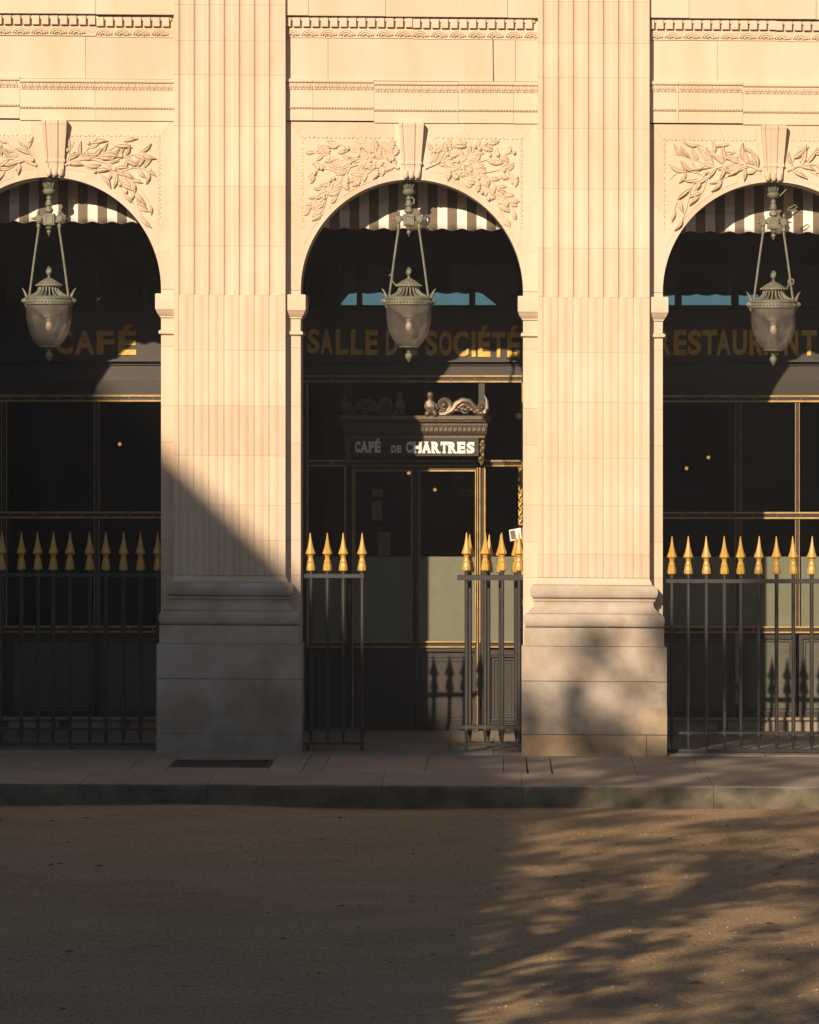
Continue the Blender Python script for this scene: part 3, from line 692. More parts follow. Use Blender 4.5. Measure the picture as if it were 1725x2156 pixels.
# upper lights above the door and beside it
for a, b2 in ((650,727),(739,1008),(1021,1098)): pane(CF, a, b2, 805, 968.5)
for a, b2 in mir(1008,1021): MB().rect(a, b2, 805, 968, BACK-.02, .1).build('mullion', FASCIA, CF)
beads([(1099,1102,805,1362)], CF); beads([(646,649,805,1362)], CF)
MB().rect(1102, 1225, 801, 1600, BACK-.01, .2).build('side_pier', PAINT, CF); MB().rect(470, 646, 805, 1600, BACK-.01, .2).build('side_pier', PAINT, CF)
beads([(649,1099,968.5,972),(649,727,979,982),(1021,1099,979,982),(741,1007,979,981.6)], CF)
MB().rect(649,1099,972,979,BACK-.03,.1).build('rail', PAINT, CF)
rivets([1062,1078,962,700], 975.5, BACK-.032, CF)
# side lights
for a, b2 in mir(1022.5,1099):
    pane(CF, a, b2, 982, 1172); pane(CF, a, b2, 1172, 1350, BACK+.03, FROST, 'frosted_pane')
    MB().rect(a, b2, 1363.5, 1545, BACK+.02, .1).build('riser_panel', PAINT, CF)
    fr = MB()
    for k, (i_, pj) in enumerate(((4,.0),(9,-.012),(16,.0),(22,.008))):
        for q0,q1,r0,r1 in ((a+i_,b2-i_,1372+i_,1374.4+i_),(a+i_,b2-i_,1524-i_,1526.4-i_),(a+i_,a+i_+2,1374+i_,1524-i_),(b2-i_-2,b2-i_,1374+i_,1524-i_)): fr.rect(q0,q1,r0,r1,BACK+pj,.04)
    fr.build('panel_frame', FASCIA, CF)
beads([(1019.5,1022.5,982,1352),(2*DC-1022.5,2*DC-1019.5,982,1352),(1022.5,1099,1350.5,1353),(1022.5,1099,1361,1363.5),(2*DC-1099,2*DC-1022.5,1350.5,1353),(2*DC-1099,2*DC-1022.5,1361,1363.5)], CF)
for a, b2 in mir(1013.5,1019.5): MB().rect(a, b2, 981.6, 1545, BACK-.02, .1).build('door_post', PAINT, CF)
for a, b2 in mir(1022.5,1099): MB().rect(a, b2, 1353, 1361, BACK-.02, .1).build('rail', PAINT, CF)
MB().rect(649, 1099, 1545, 1556, BACK-.12, .3).build('threshold', PAVE, CF)
# the two door leaves
for si, (a, b2) in enumerate(((738,872.5),(875,1012))):
    dmb = MB()
    if si: gl0, gl1 = 884, 1000.5
    else: gl0, gl1 = 748, 866
    dmb.rect(a, gl0, 984, 1545, BACK-.02, .07); dmb.rect(gl1, b2, 984, 1545, BACK-.02, .07)
    dmb.rect(gl0, gl1, 984, 990, BACK-.02, .07); dmb.rect(gl0, gl1, 1353, 1372, BACK-.02, .07); dmb.rect(gl0, gl1, 1525, 1545, BACK-.02, .07)
    dmb.rect(gl0, gl1, 1372, 1525, BACK+.02, .03)
    do = dmb.build('door', PAINT, CF)
    pane(do, gl0, gl1, 992.5, 1172); pane(do, gl0, gl1, 1172, 1350, BACK+.03, FROST, 'frosted_pane')
    for q in [(gl0,gl1,989.5,992.5),(gl0,gl1,1350,1353),(gl0,gl1,1361,1363.5),(gl0-1.5,gl0,989.5,1353),(gl1,gl1+1.8,989.5,1353)]+([(gl1+4,gl1+6,984,1540),(gl1+9,gl1+11.3,984,1353)] if si else [(gl0-6,gl0-4,984,1540)]):
        MB().rect(*q, BACK-.045, .03).build('gilt_bead', BEAD, do)
    fr = MB()
    for i_ in (6,14):
        x0_, x1_ = gl0+i_, gl1-i_
        for q0,q1,r0,r1 in ((x0_,x1_,1376+i_,1378+i_),(x0_,x1_,1521-i_,1523-i_),(x0_,x0_+2,1378+i_,1521-i_),(x1_-2,x1_,1378+i_,1521-i_)): fr.rect(q0,q1,r0,r1,BACK+.005,.03)
    fr.build('panel_frame', FASCIA, do)
    hx = 870 if si == 0 else 879
    MB().tube([P(hx,1215,BACK-.02),P(hx,1215,BACK-.07),P(hx,1262,BACK-.07),P(hx,1262,BACK-.02)], .009, 8).build('handle', BRONZE, do, True)
for x0, x1, y0, y1 in ((784,806,1030,1045),(783,804.5,1055,1096),(796,822,1121,1170)):
    MB().rect(x0, x1, y0, y1, BACK+.044, .003).build('notice_paper', PAPER, CF)
pl_ = MB().rect(965,1000,1027,1047,BACK+.6,.01).build('reflected_sign', mat('reflection_plaque', (.05,.05,.02), .6), CF)  # plaque added to stand for faint letters reflected in the door glass
write([('R',969,979),('T',980,989),('R',990,999)], 1031, 1044, BACK+.58, mat('reflected_letter', (.45,.40,.10), .6), pl_, 0, .03, .01)
# hood over the door
hood = MB()
HY = BACK-.45
rowsH = [(161,-.02,873.5),(162,-.0,875),(162,.0,883),(160,.015,884),(158,.04,889),(154,.06,891),(154,.06,898),(151,.085,899),(151,.085,909),(152,.075,910),(150,.09,914),(147,.12,917),(147,.12,922)]
vs = []
for hw, dY, y in rowsH:
    for x, YY in ((DC-hw, BACK), (DC-hw, HY+dY), (DC+hw, HY+dY), (DC+hw, BACK)): vs.append(P(x, y, YY))
hood.add(vs, [(j*4+q, j*4+(q+1)%4, (j+1)*4+(q+1)%4, (j+1)*4+q) for j in range(len(rowsH)-1) for q in range(4)]+[(0,1,2,3), tuple((len(rowsH)-1)*4+q for q in (3,2,1,0))])
HO = hood.build('door_hood', BRONZE, CF)
dn = MB().box(-.019,.019,0,.03,-.024,.024).mesh('hood_dentil', BRONZE, bevel=.002)
for k in range(30): put(dn, 'hood_dentil', HO, Matrix.Translation(P(DC-145+k*10, 904, HY+.06)))
bdm = MB()
for k in range(75): bdm.ball(P(DC-152+k*4.1, 887, HY+.018), .009, 5, 4)
for k in range(75): bdm.ball(P(DC-150+k*4.05, 894.5, HY+.05), .008, 5, 4)
bdm.build('bead_row', BRONZE, HO, True, kind='stuff')
MB().rect(DC-134, DC+134, 922, 960, BACK-.33, .33).build('name_board', DARKB if 'DARKB' in globals() else PAINT, HO)
SL = {'R':[(-.06,.42,0,.14),(-.06,.3,.86,1),(.62,1.06,0,.14)], 'A':[(-.08,.36,0,.14),(.62,1.08,0,.14),(.28,.7,.9,1)], 'T':[(.26,.74,0,.14),(0,.14,.66,1),(.86,1,.66,1)], 'F':[(-.06,.5,0,.14),(.86,1,.66,1),(-.06,.3,.88,1)],
      'H':[(-.06,.38,0,.14),(.62,1.06,0,.14),(-.06,.38,.86,1),(.62,1.06,.86,1)], 'E':[(-.06,.2,0,.14),(-.06,.2,.86,1),(.88,1.02,0,.34),(.86,1,.66,1)], 'C':[(.82,1,.6,1)], 'S':[(.82,.97,.68,1),(.03,.18,0,.32)], 'D':[(-.08,.2,0,.14),(-.08,.2,.86,1)]}
SL['É'] = SL['E']
Yn = BACK-.335
write([('C',748,759),('A',759.5,775),('F',776.5,788),('É',789.5,801.5)], 929, 952.5, Yn, WHITE, HO, .01, .055, .006, SL)
write([('D',824,834),('E',836,845)], 937.5, 953, Yn, WHITE, HO, 0, .04, .006, SL)
write([('C',855,868),('H',869.5,888),('A',888.5,908),('R',909,927),('T',928,943),('R',944.5,962),('E',963.5,980),('S',983,999.5)], 929.5, 954, Yn, WHITE, HO, .006, .055, .006, SL)
# carved consoles at both ends of the name board
for s_ in (-1, 1):
    c_ = DC+s_*140; b_ = MB()
    b_.lathe([(.01,P(0,980,HY+.2).z),(.035,P(0,970,HY+.2).z),(.03,P(0,955,HY+.2).z),(.048,P(0,938,HY+.2).z),(.038,P(0,930,HY+.2).z),(.05,P(0,924,HY+.2).z),(.055,P(0,918,HY+.2).z),(.06,P(0,914,HY+.2).z)], P(c_,0,HY+.22), 10)
    for k in range(6): b_.ball(P(c_+(-3 if k%2 else 3), 930+k*7, HY+.17), .02, 6, 5, (1,.8,1.2))
    b_.build('console', mat('console_gilt'+str(s_), (.28,.20,.10), .45, .4, col2=(.12,.08,.05), scale=30, amt=.8), HO, True)
# scrolls, leaves and two seated cherubs on the hood
def spiral(cx, cy, r0, r1, turns, a0, sgn, Y, rad, n=26):
    pts = []
    for k in range(n+1):
        t = k/n; r = r0*(1-t)+r1*t; a = a0+sgn*turns*2*math.pi*t
        pts.append(P(cx+r*math.cos(a), cy-r*math.sin(a), Y))
    return pts, [rad*(1-.55*k/n) for k in range(n+1)]
for s_ in (-1, 1):
    sm = MB()
    def X(u): return DC+s_*u
    Y0 = HY+.10
    def sp(cu_, cy, r0, r1, tr, a0, sg, rad=.03):
        a0_ = a0 if s_ > 0 else math.pi-a0
        p_, r_ = spiral(X(cu_), cy, r0, r1, tr, a0_, sg*s_, Y0, rad); sm.tube(p_, r_, 7)
    sp(61, 853, 15, 3, 1.4, R(-60), 1, .034)
    sp(104, 862, 13, 3, 1.3, R(200), -1, .03)
    sp(141, 858, 13, 2.5, 1.3, R(-100), 1, .028)
    pts_ = [(44,873),(62,872),(78,864),(88,850),(100,843),(114,845),(124,856),(132,868),(144,872)]
    sm.tube([P(X(u), y, Y0-.01) for u, y in pts_], [.03,.034,.036,.038,.036,.032,.03,.028,.025], 7)
    sm.tube([P(X(u), y, Y0-.02) for u, y in [(146,870),(152,858),(151,842),(146,832)]], [.03,.028,.018,.006], 7)
    for k in range(16):
        u = 48+k*6.6; yy = 872-8*abs(math.sin(k*1.1))-(6 if 80 < u < 125 else 0)
        sm.ball(P(X(u), yy, Y0-.03), .022, 7, 5, (1.4,.6,.8))
    sm.ball(P(X(61), 853, Y0-.02), .032, 8, 6); sm.ball(P(X(103), 862, Y0-.02), .022, 8, 6); sm.ball(P(X(141), 858, Y0-.02), .024, 8, 6)
    sm.build('scroll_ornament', BRONZE, HO, True)
    # cherub: one continuous skinned body
    j = {'pel':(33,868,.055),'bel':(33,858,.058),'che':(32,848,.055),'nec':(32,841,.026),'hea':(32,834,.044),'top':(32,828,.046),'crn':(32,824.5,.02),
         'shl':(25,847,.026),'ell':(22,857,.022),'hal':(28,864,.018),'shr':(39,847,.026),'elr':(45,855,.022),'har':(49,862,.018),
         'knl':(27,868,.036),'fol':(22,876,.022),'knr':(41,867,.036),'for':(45,876,.022)}
    keys = list(j); E = [('pel','bel'),('bel','che'),('che','nec'),('nec','hea'),('hea','top'),('top','crn'),('che','shl'),('shl','ell'),('ell','hal'),('che','shr'),('shr','elr'),('elr','har'),('pel','knl'),('knl','fol'),('pel','knr'),('knr','for')]
    me = bpy.data.meshes.new('cherub'); fw = {'knl':-.09,'knr':-.09,'fol':-.10,'for':-.10,'hal':-.06,'har':-.05}
    me.from_pydata([P(X(j[k][0]), j[k][1], Y0-.02+fw.get(k,0)) for k in keys], [(keys.index(a), keys.index(b2)) for a, b2 in E], [])
    me.materials.append(BRONZE)
    o_ = put(me, 'cherub', HO)
    md = o_.modifiers.new('skin', 'SKIN')
    if not me.skin_vertices: 
        bm = bmesh.new(); bm.from_mesh(me); bm.verts.layers.skin.verify(); bm.to_mesh(me); bm.free()
    for i, k in enumerate(keys):
        me.skin_vertices[0].data[i].radius = (j[k][2]*.9, j[k][2]*.9); me.skin_vertices[0].data[i].use_root = (k == 'pel')
    o_.modifiers.new('sub', 'SUBSURF').levels = 2; o_.modifiers['sub'].render_levels = 2
# carved gilt strip on the right side pier
cs = MB(); random.seed(5)
for k in range(14):
    y = 985+k*9
    p_, r_ = spiral(1096+(1.5 if k%2 else -1.5), y, 5, 1.5, .9, R(90), 1 if k%2 else -1, BACK-.08, .014, 10)
    cs.tube(p_, r_, 5)
cs.build('carved_strip', GOLD, CF, True)
# interior lamps
def wall_lamp(x, y, Y, lab):
    t = thing('wall_lamp', P(x, y, Y), lab, 'lamp', 'small lit lamps inside the dark shops')
    c_ = P(x, y, Y); MB().ball(c_, .02, 10, 8, (1,1,1)).build('bulb', LAMP, t, True)
    MB().lathe([(.01,c_.z+.07),(.035,c_.z+.05),(.05,c_.z+.028)], c_, 12, cap=False).build('lamp_shade', BRONZE, t, True)
    MB().tube([c_+Vector((0,0,.06)), c_+Vector((0,.0,.14)), c_+Vector((0,.15,.16))], .006, 6).build('bracket', BRONZE, t)
wall_lamp(252, 935, 3.9, 'tiny glowing lamp in the dark window of the left shopfront')
wall_lamp(861, 996, 3.7, 'small amber lamp near the top of the left door leaf')
wall_lamp(916, 1031, 4.4, 'small amber lamp seen through the right door leaf')
wall_lamp(1492, 963, 4.0, 'upper of two tiny lamps in the right shopfront window')
wall_lamp(1446, 986, 3.9, 'lower of two tiny lamps in the right shopfront window')
tg = thing('globe_lamp', P(1093,876,BACK), 'small round brass lamp on the edge of the entrance front, right of the hood', 'lamp')
MB().ball(P(1093,876,BACK-.1), .036, 12, 8).build('globe', mat('cream_globe', (.6,.48,.3), .3), tg, True)
MB().tube([P(1093,876,BACK-.1), P(1099,874,BACK-.02)], .01, 6).build('bracket', BRONZE, tg)
# menu stand
ms = thing('menu_stand', P(1086,1545,BACK-.5), 'pale topped menu stand behind the folded gate leaves', 'menu stand')
ym = BACK-.45
MB().tube([P(1086,1542,ym), P(1084,1160,ym)], .014, 8).build('pole', BRONZE, ms, True)
MB().lathe([(.16,P(0,1545,ym).z),(.16,P(0,1541,ym).z),(.03,P(0,1536,ym).z)], P(1086,0,ym), 20).build('foot', IRON, ms)
prism([(1072,1116),(1097,1111),(1099,1135),(1075,1140)], ym-.05, ym+.05, P).build('box', WHITE, ms, bevel=.004)
prism([(1074,1118),(1084,1116),(1086,1134),(1077,1136)], ym-.056, ym-.052, P).build('panel', FROST, ms)
# scalloped masks added to shape the imitated sky reflections
bl = thing('reflection_masks', P(880,617,8.2), 'added dark scalloped mask shaping the imitated sky reflection behind the centre arch', 'reflection_mask')
def reflection_mask(x0, x1, par, yb=618, cut=True):
    n = 120; mb = MB(); vs = []
    for k in range(n+1):
        x = x0+(x1-x0)*k/n
        lo = yb-3+3.5*abs(math.sin(math.pi*(x-x0)/41))
        if cut:
            if x < x0+18: lo = 642-(x-x0)/18*22
            if x > x1-28: lo = 642-(x1-x)/28*22
        for yy, YY in ((590,8.2),(lo,8.2)): vs.append(P(x, yy, YY))
    mb.add(vs, [(2*k,2*k+1,2*k+3,2*k+2) for k in range(n)]); return mb.build('mask_sheet', DARK, par)
reflection_mask(716, 1046, bl)
bl2 = thing('reflection_masks', P(1500,620,8.2), 'added dark scalloped mask shaping the imitated sky reflection behind the right arch', 'reflection_mask'); reflection_mask(1385, 1602, bl2, 622, False)
for a, b2 in sky_slots:
    pass
tw_ = MB()
for a, b2 in sky_slots: tw_.box(a, b2, 8.45, 8.46, ZW0, ZW1)
tp = tw_.build('sky_reflection_panes', TEAL); tag(tp, 'pale blue strip of added panes standing for sky reflected in the transom glass', 'window')  # tinted panes over the added openings, imitating reflected sky
# ------------------------------------------------------------------ awnings
def awning(c, x0, x1, yb, ytop, lab, ph):
    t = thing('awning', P(c, yb, .9), lab, 'awning', 'striped awnings hanging inside the arches')
    Yf = .70; n = 200
    def cloth(rows, name, scal):
        mb = MB(); vs = []; 
        for k in range(n+1):
            x = x0+(x1-x0)*k/n; s_ = sh(x)-sh(c)
            for j, (y, YY) in enumerate(rows):
                yy = y+s_+(2.6*math.cos(2*math.pi*(x-ph)/41.2) if scal and j == len(rows)-1 else 0)
                wob = .012*math.sin(2*math.pi*(x-ph)/41.2)*(j/(len(rows)-1)) if scal else .008*math.sin(x*.03)
                vs.append(P(x, yy, YY+wob))
        m = len(rows)
        mb.add(vs, [(k*m+j, k*m+j+1, (k+1)*m+j+1, (k+1)*m+j) for k in range(n) for j in range(m-1)])
        me = mb.mesh(name, CLOTH, True); uv = me.uv_layers.new(name='UVMap')
        for p in me.polygons:
            xc = sum(me.vertices[i].co.x for i in p.vertices)/len(p.vertices)
            for li in p.loop_indices:
                vx = me.vertices[me.loops[li].vertex_index].co
                px = VX+vx.x*F/(D+vx.y); uv.data[li].uv = ((px-ph)/41.2+.25, vx.z)
        o_ = put(me, name, t); so_ = o_.modifiers.new('solid', 'SOLIDIFY'); so_.thickness = .003
    cloth([(ytop, Yf+.25),(ytop+25, Yf+.18),(yb-60, Yf+.06),(yb-44, Yf)], 'canopy', False)
    cloth([(yb-44, Yf-.004),(yb-38, Yf-.006),(yb-18, Yf-.004),(yb-3, Yf-.008)], 'valance', True)
    MB().tube([P(x0, yb-44-(sh(c)-sh(x0)), Yf+.03), P(x1, yb-44-(sh(c)-sh(x1)), Yf+.03)], .018, 8).build('front_bar', IRON, t)
awning(867, 600, 1135, 486, 340, 'cream and taupe striped awning in the centre arch, lamp shadow across it', 870)
awning(102, -165, 370, 471, 330, 'cream and taupe striped awning in the left arch, cut by the picture edge', 92)
awning(1632, 1366, 1900, 493, 350, 'cream and taupe striped awning in the right arch', 1640)
# ------------------------------------------------------------------ lanterns
def lantern(cx, dy, lab, hook):
    LY = .28
    def q(x, y, Y=0): return P(cx+x, y+dy, LY+Y)
    t = thing('hanging_lantern', q(0,378), lab, 'lantern', 'verdigris lanterns hanging in the arches')
    def lat(rows, x=0, n=20, name='x', m=PATINA, par=t, cap=True, sm=True):
        c_ = q(x, 600); pts = [(r*(D+LY)/F, q(0,y).z) for y, r in rows]
        return MB().lathe(pts, c_, n, cap=cap).build(name, m, par, sm)
    lat([(372,17),(374,21),(379,21),(381,17),(384,8),(386,7)], name='ceiling_plate')
    cr = lat([(385,6),(388,9),(393,8),(396,7)], name='crown')
    cm = MB()
    for k in range(10):
        a = 2*math.pi*k/10; s_ = (D+LY)/F
        c0 = q(0,396); 
        cm.tube([c0+Vector((8*s_*math.cos(a),8*s_*math.sin(a),0)), c0+Vector((10*s_*math.cos(a),10*s_*math.sin(a),6*s_)), c0+Vector((14*s_*math.cos(a),14*s_*math.sin(a),11*s_))], [.012,.013,.004], 5)
    cm.build('crown_leaf', PATINA, cr, True, kind='stuff')
    lat([(396,7),(399,11),(403,13.5),(407,12.5),(410,9),(412,4),(416,3.2)], name='vase')
    lat([(414,3),(416,5.5),(419,6),(421,4),(425,6.5),(430,7),(431,8.5),(433,8.5),(435,5)], name='stem')
    lat([(434,5),(437,6),(442,9.5),(446,9.5),(449,6),(451,5)], name='stem')
    bx = MB().rect(cx-12, cx+12, 450+dy, 475+dy, LY-.05, .10).build('junction_box', PATINA, t, bevel=.006)
    fr = MB()
    for a in ((-8,8,453,455),(-8,8,470,472),(-8,-6,455,470),(6,8,455,470)): fr.rect(cx+a[0], cx+a[1], a[2]+dy, a[3]+dy, LY-.058, .01)
    fr.build('box_frame', PATINA, bx)
    lat([(475,8),(478,5),(480,8),(483,6),(485,2.5),(487,4.5),(490,5),(494,2.2),(499,.3)], name='drop_finial', n=12)
    am = MB(); am.tube([q(-27,461), q(-20,461), q(-14,459.5), q(14,459.5), q(20,461), q(27,461)], [.012,.02,.026,.026,.02,.012], 8)
    am.build('cross_arm', PATINA, t, True)
    for s_ in (-1, 1):
        MB().rect(cx+s_*22-6, cx+s_*22+6, 454+dy, 467+dy, LY-.03, .06).build('arm_block', PATINA, t, bevel=.004)
        lat([(454,4.5),(451,2.5),(449,3.6),(446,3),(441,.3)], x=s_*22, n=10, name='spike_finial')
        lat([(467,4.5),(470,4.8),(472,3.2),(474,4.5),(480,4)], x=s_*22, n=10, name='rod_socket')
        MB().tube([q(s_*27,461), q(s_*30,461), q(s_*32,461), q(s_*39,461)], [.012,.02,.014,.002], 8).build('side_finial', PATINA, t, True)
        MB().tube([q(s_*21,478), q(s_*30,540), q(s_*41.5,628)], .0125, 8).build('rod', PATINA, t, True)
        lg = MB(); lg.ball(q(s_*50,634), .035, 10, 7, (.9,.9,.9)); lg.ball(q(s_*54.5,634), .02, 8, 6)
        lg.tube([q(s_*48,640), q(s_*47,648)], [.022,.008], 6)
        lo_ = lg.build('lug', PATINA, t, True)
        MB().tube([q(s_*47,630), q(s_*48,622), q(s_*53,612), q(s_*57,607)], [.01,.016,.009,.003], 6).build('horn', PATINA, lo_, True)
    fl_ = lat([(562,.4),(566,2.2),(570,4.4),(574,5),(578,3.6),(581,2.2),(584,3),(586,3)], name='flame_finial', n=10)
    tw2 = MB()
    for k in range(3):
        a0 = k*2.1; s_ = (D+LY)/F
        tw2.tube([q(0,580-t_*18)+Vector((5.2*s_*math.sin(math.pi*(t_*.8+.15))*math.cos(a0+t_*3), 5.2*s_*math.sin(math.pi*(t_*.8+.15))*math.sin(a0+t_*3), 0)) for t_ in [i/6 for i in range(7)]], [.006,.009,.009,.008,.007,.005,.002], 5)
    tw2.build('flame_twist', PATINA, fl_, True)
    cap_ = lat([(585,3),(587,7),(590,13),(594,19),(598,25),(600,27.5),(603,27.5),(604,24),(606,22)], name='cap')
    bm_ = MB()
    for k in range(26):
        a = 2*math.pi*k/26; s_ = (D+LY)/F; c0 = q(0,601.5); bm_.ball(c0+Vector((27.5*s_*math.cos(a),27.5*s_*math.sin(a),0)), .008, 5, 4)
    bm_.build('bead_row', PATINA, cap_, True, kind='stuff')
    lat([(606,14),(612,14),(618,17),(624,22)], name='inner_sleeve', m=DARK)
    rib_rows = [(605,21),(610,21.5),(615,24),(619,28.5),(623,35),(626,43)]
    for k in range(20):
        a = 2*math.pi*(k+.5)/20; s_ = (D+LY)/F; c0 = q(0,0)
        MB().tube([Vector((c0.x+r*s_*math.cos(a), c0.y+r*s_*math.sin(a), q(0,y).z)) for y, r in rib_rows], [.010,.009,.009,.010,.012,.013], 6).build('rib', PATINA, t, True)
    ring = lat([(624,40),(626,47),(628,49.5),(630,49.5),(631,47.5),(638,47.5),(639,49.8),(641.5,49.8),(643,46)], name='ring', n=40)
    rm = MB()
    for k in range(44):
        a = 2*math.pi*k/44; s_ = (D+LY)/F; c0 = q(0,634.5); p0 = c0+Vector((48.5*s_*math.cos(a),48.5*s_*math.sin(a),.013)); a2 = a+.09
        rm.tube([p0, c0+Vector((49.5*s_*math.cos(a2),49.5*s_*math.sin(a2),-.013))], [.006,.009], 5)
    rm.build('ring_ornament', PATINA, ring, True, kind='stuff')
    lat([(643,47.5),(655,48),(670,47.3),(685,45.2),(700,41),(710,36.5),(719,31),(726,25),(731,18)], name='glass_globe', m=GLOBE, n=36, cap=False)
    lat([(644,44),(650,36),(658,24),(664,14),(668,11)], name='reflector', m=REFL, n=28, cap=False)
    bs = lat([(667,5),(673,6.5),(677,6)], name='bulb_socket', n=12)
    lat([(677,4),(682,6.5),(688,7.5),(694,6),(698,1)], name='bulb', m=BULB, n=14)
    lat([(729,19),(731,22),(733,18),(735,8),(737,5)], name='bottom_cap', n=20)
    lat([(736,3.5),(738,5),(740,5),(742,3),(744,6),(748,8),(752,7.6),(757,4.6),(761,2),(763,.4)], name='pine_finial', n=12)
    if hook == 1: MB().tube([q(-24,600),q(-31,597),q(-35,590),q(-34,582),q(-38,577),q(-42,581)], .008, 6).build('hook', PATINA, t, True)
    if hook == 1: MB().tube([q(5,414),q(11,419),q(11,427),q(4,431)], .008, 6).build('hook', PATINA, t, True)
    if hook == 1: MB().tube([q(33,460),q(38,452),q(45,455),q(46,463),q(40,467)], .006, 6).build('hook', PATINA, t, True)
    if hook == 2:
        MB().tube([q(22,601),q(29,600),q(32,592)], .009, 6).build('hook', PATINA, t, True)
        MB().tube([q(37+6*math.cos(k*math.pi/6), 586-6*math.sin(k*math.pi/6)) for k in range(13)], .008, 6).build('ring_hook', PATINA, t, True)
        MB().tube([q(12,407),q(20,399),q(28,390),q(27,384)], .008, 6).build('hook', PATINA, t, True)
        MB().tube([q(30,436),q(34,430),q(46,424),q(50,428),q(44,434),q(33,437)], .007, 6).build('hook', PATINA, t, True)
lantern(861, 0, 'verdigris lantern in the centre arch, curled hook on the left of its cap', 1)
lantern(103, -1, 'verdigris lantern in the left arch beside the word CAFE', 0)
lantern(1629, 7, 'verdigris lantern in the right arch with a small ring on its rod', 2)
# ------------------------------------------------------------------ railings
FY = .24
def pxm(v, Y=FY): return v*(D+Y)/F
def spear(name='spear'):
    # octagonal gilt spear head, origin at its foot
    mb = MB(); rows = [(0,8),(1.5,9.5),(9,9.3),(17,7.2),(19,7.8),(21,6.6),(27,4.8),(33,6),(35.5,10.4),(37.5,10.8),(47,7.2),(58,4.4),(70,2.4),(78,1.3),(81,.3)]
    s_ = pxm(1); mb.lathe([(r*s_, z*s_) for z, r in rows], (0,0,0), 8)
    M_ = mb.mesh(name, GOLD, False); return M_
SPEAR = spear()
def bar_mesh(h, name='bar', w_=6.4):
    s_ = pxm(1); return MB().lathe([(w_*.62*s_,0),(w_*.62*s_,h)], (0,0,0), 4).mesh(name, IRON)
def fence(name, xs, ytip, yr0, yr1, yb0, yb1, x0, x1, lab, cat, grp, feet=(), Y=FY, yfoot=1587, collar=True, slope=.0068, clip=None, mid=None, skip=()):
    s_ = pxm(1)
    t = thing(name, P((x0+x1)/2, yfoot, Y), lab, cat, grp)
    def sl(x): return (x-xs[0])*slope
    for a, b2, nm in ((yr0, yr1, 'top_rail'), (yb0, yb1, 'bottom_rail'))+((mid[0], mid[1], 'lower_rail'),) if mid else ((yr0, yr1, 'top_rail'), (yb0, yb1, 'bottom_rail')):
        p = [P(x0,b2+sl(x0),Y), P(x0,a+sl(x0),Y), P(x1,a+sl(x1),Y), P(x1,b2+sl(x1),Y)]
        f_, k_ = Vector((0,-.022,0)), Vector((0,.022,0))
        MB().hexa([v+f_ for v in p]+[v+k_ for v in p]).build(nm, IRON, t, bevel=.003)
    for x in xs:
        zt = P(x, ytip+81+sl(x), Y); M_ = Matrix.Translation(zt) @ Matrix.Rotation(random.uniform(-.02,.02), 4, 'Y') @ Matrix.Rotation(R(22.5)+random.uniform(-.3,.3), 4, 'Z')
        put(SPEAR, 'spear', t, M_)
        zb = P(x, yb1-4+sl(x), Y).z; h = zt.z-zb+.004
        key = round(h, 3)
        bm_ = MB().lathe([(2.0*s_,0),(2.6*s_,.03),(4.4*s_,pxm(24)),(4.8*s_,pxm(26)),(6.2*s_,pxm(29)),(6.2*s_,pxm(33)),(4.4*s_,pxm(37)),(4.3*s_,h)] if collar else [(4.3*s_,0),(4.3*s_,h)], (0,0,0), 8)
        put(bm_.mesh('bar', IRON), 'bar', t, Matrix.Translation((zt.x, Y, zb)) @ Matrix.Rotation(R(22.5),4,'Z'))
    for x in feet:
        MB().rect(x-4, x+4, yb1+sl(x), yfoot, Y-.018, .036).build('foot', IRON, t)
    return t
random.seed(9)
fence('railing', [-104,-69,-33,3,45,80,112,147,189,223,260,296,333], 1118.5, 1206, 1214, 1563.5, 1570, -131, 346, 'black railing with gilt spearheads in full shadow across the left arch', 'railing', 'spear topped railings', feet=(-115,150,338), mid=(1532,1537), slope=.003)
fence('railing', [1415,1450,1488,1526,1560.5,1598,1635.5,1671,1709.5,1746,1782,1819,1855], 1128, 1219, 1228, 1577, 1583, 1403, 1866, 'black railing with sunlit gilt spearheads across the right arch', 'railing', 'spear topped railings', feet=(1409,1635.5,1860), mid=(1540,1546), slope=.001)
fence('gate_leaf', [655,689.5,723,762.5], 1121, 1208, 1217, 1562, 1568, 640, 767, 'open gate leaf with four gilt spears, left side of the centre arch', 'gate', 'gate leaves in the centre arch', feet=(648,762), mid=(1532,1538), slope=.002)
fence('gate_leaf', [982.5,1022,1058,1093], 1120.5, 1210.5, 1221.5, 1564, 1571, 963, 1103, 'front gate leaf with four gilt spears, right side of the centre arch', 'gate', 'gate leaves in the centre arch', feet=(982.5,1096), Y=.18, mid=(1527,1535), slope=.002)
fence('gate_leaf', [990,1029,1054,1087], 1124, 1213, 1221, 1561, 1567, 980, 1101, 'rear gate leaf folded back behind the right one of the centre arch', 'gate', 'gate leaves in the centre arch', feet=(), Y=.38, mid=(1526,1532), slope=.002)
hg = thing('gate_post', P(1099,1590,.2), 'thin black iron gate post against the right jamb of the centre arch', 'post')
MB().rect(1095,1101.5,1216,1590,.24,.05).build('post', IRON, hg); MB().rect(1090,1105,1261,1275,.20,.12).build('hinge', IRON, hg)
# cable
cb = thing('cable', A(1038,120,WY), 'thin dark cable hanging on the plain frieze right of the centre arch crown', 'cable')
MB().tube([A(1038,78,WY-.022), A(1038.5,120,WY-.019), A(1039,169,WY-.022)], .0035, 6).build('wire', IRON, cb); MB().ball(A(1039,164,WY-.022), .007).build('clip', IRON, cb)
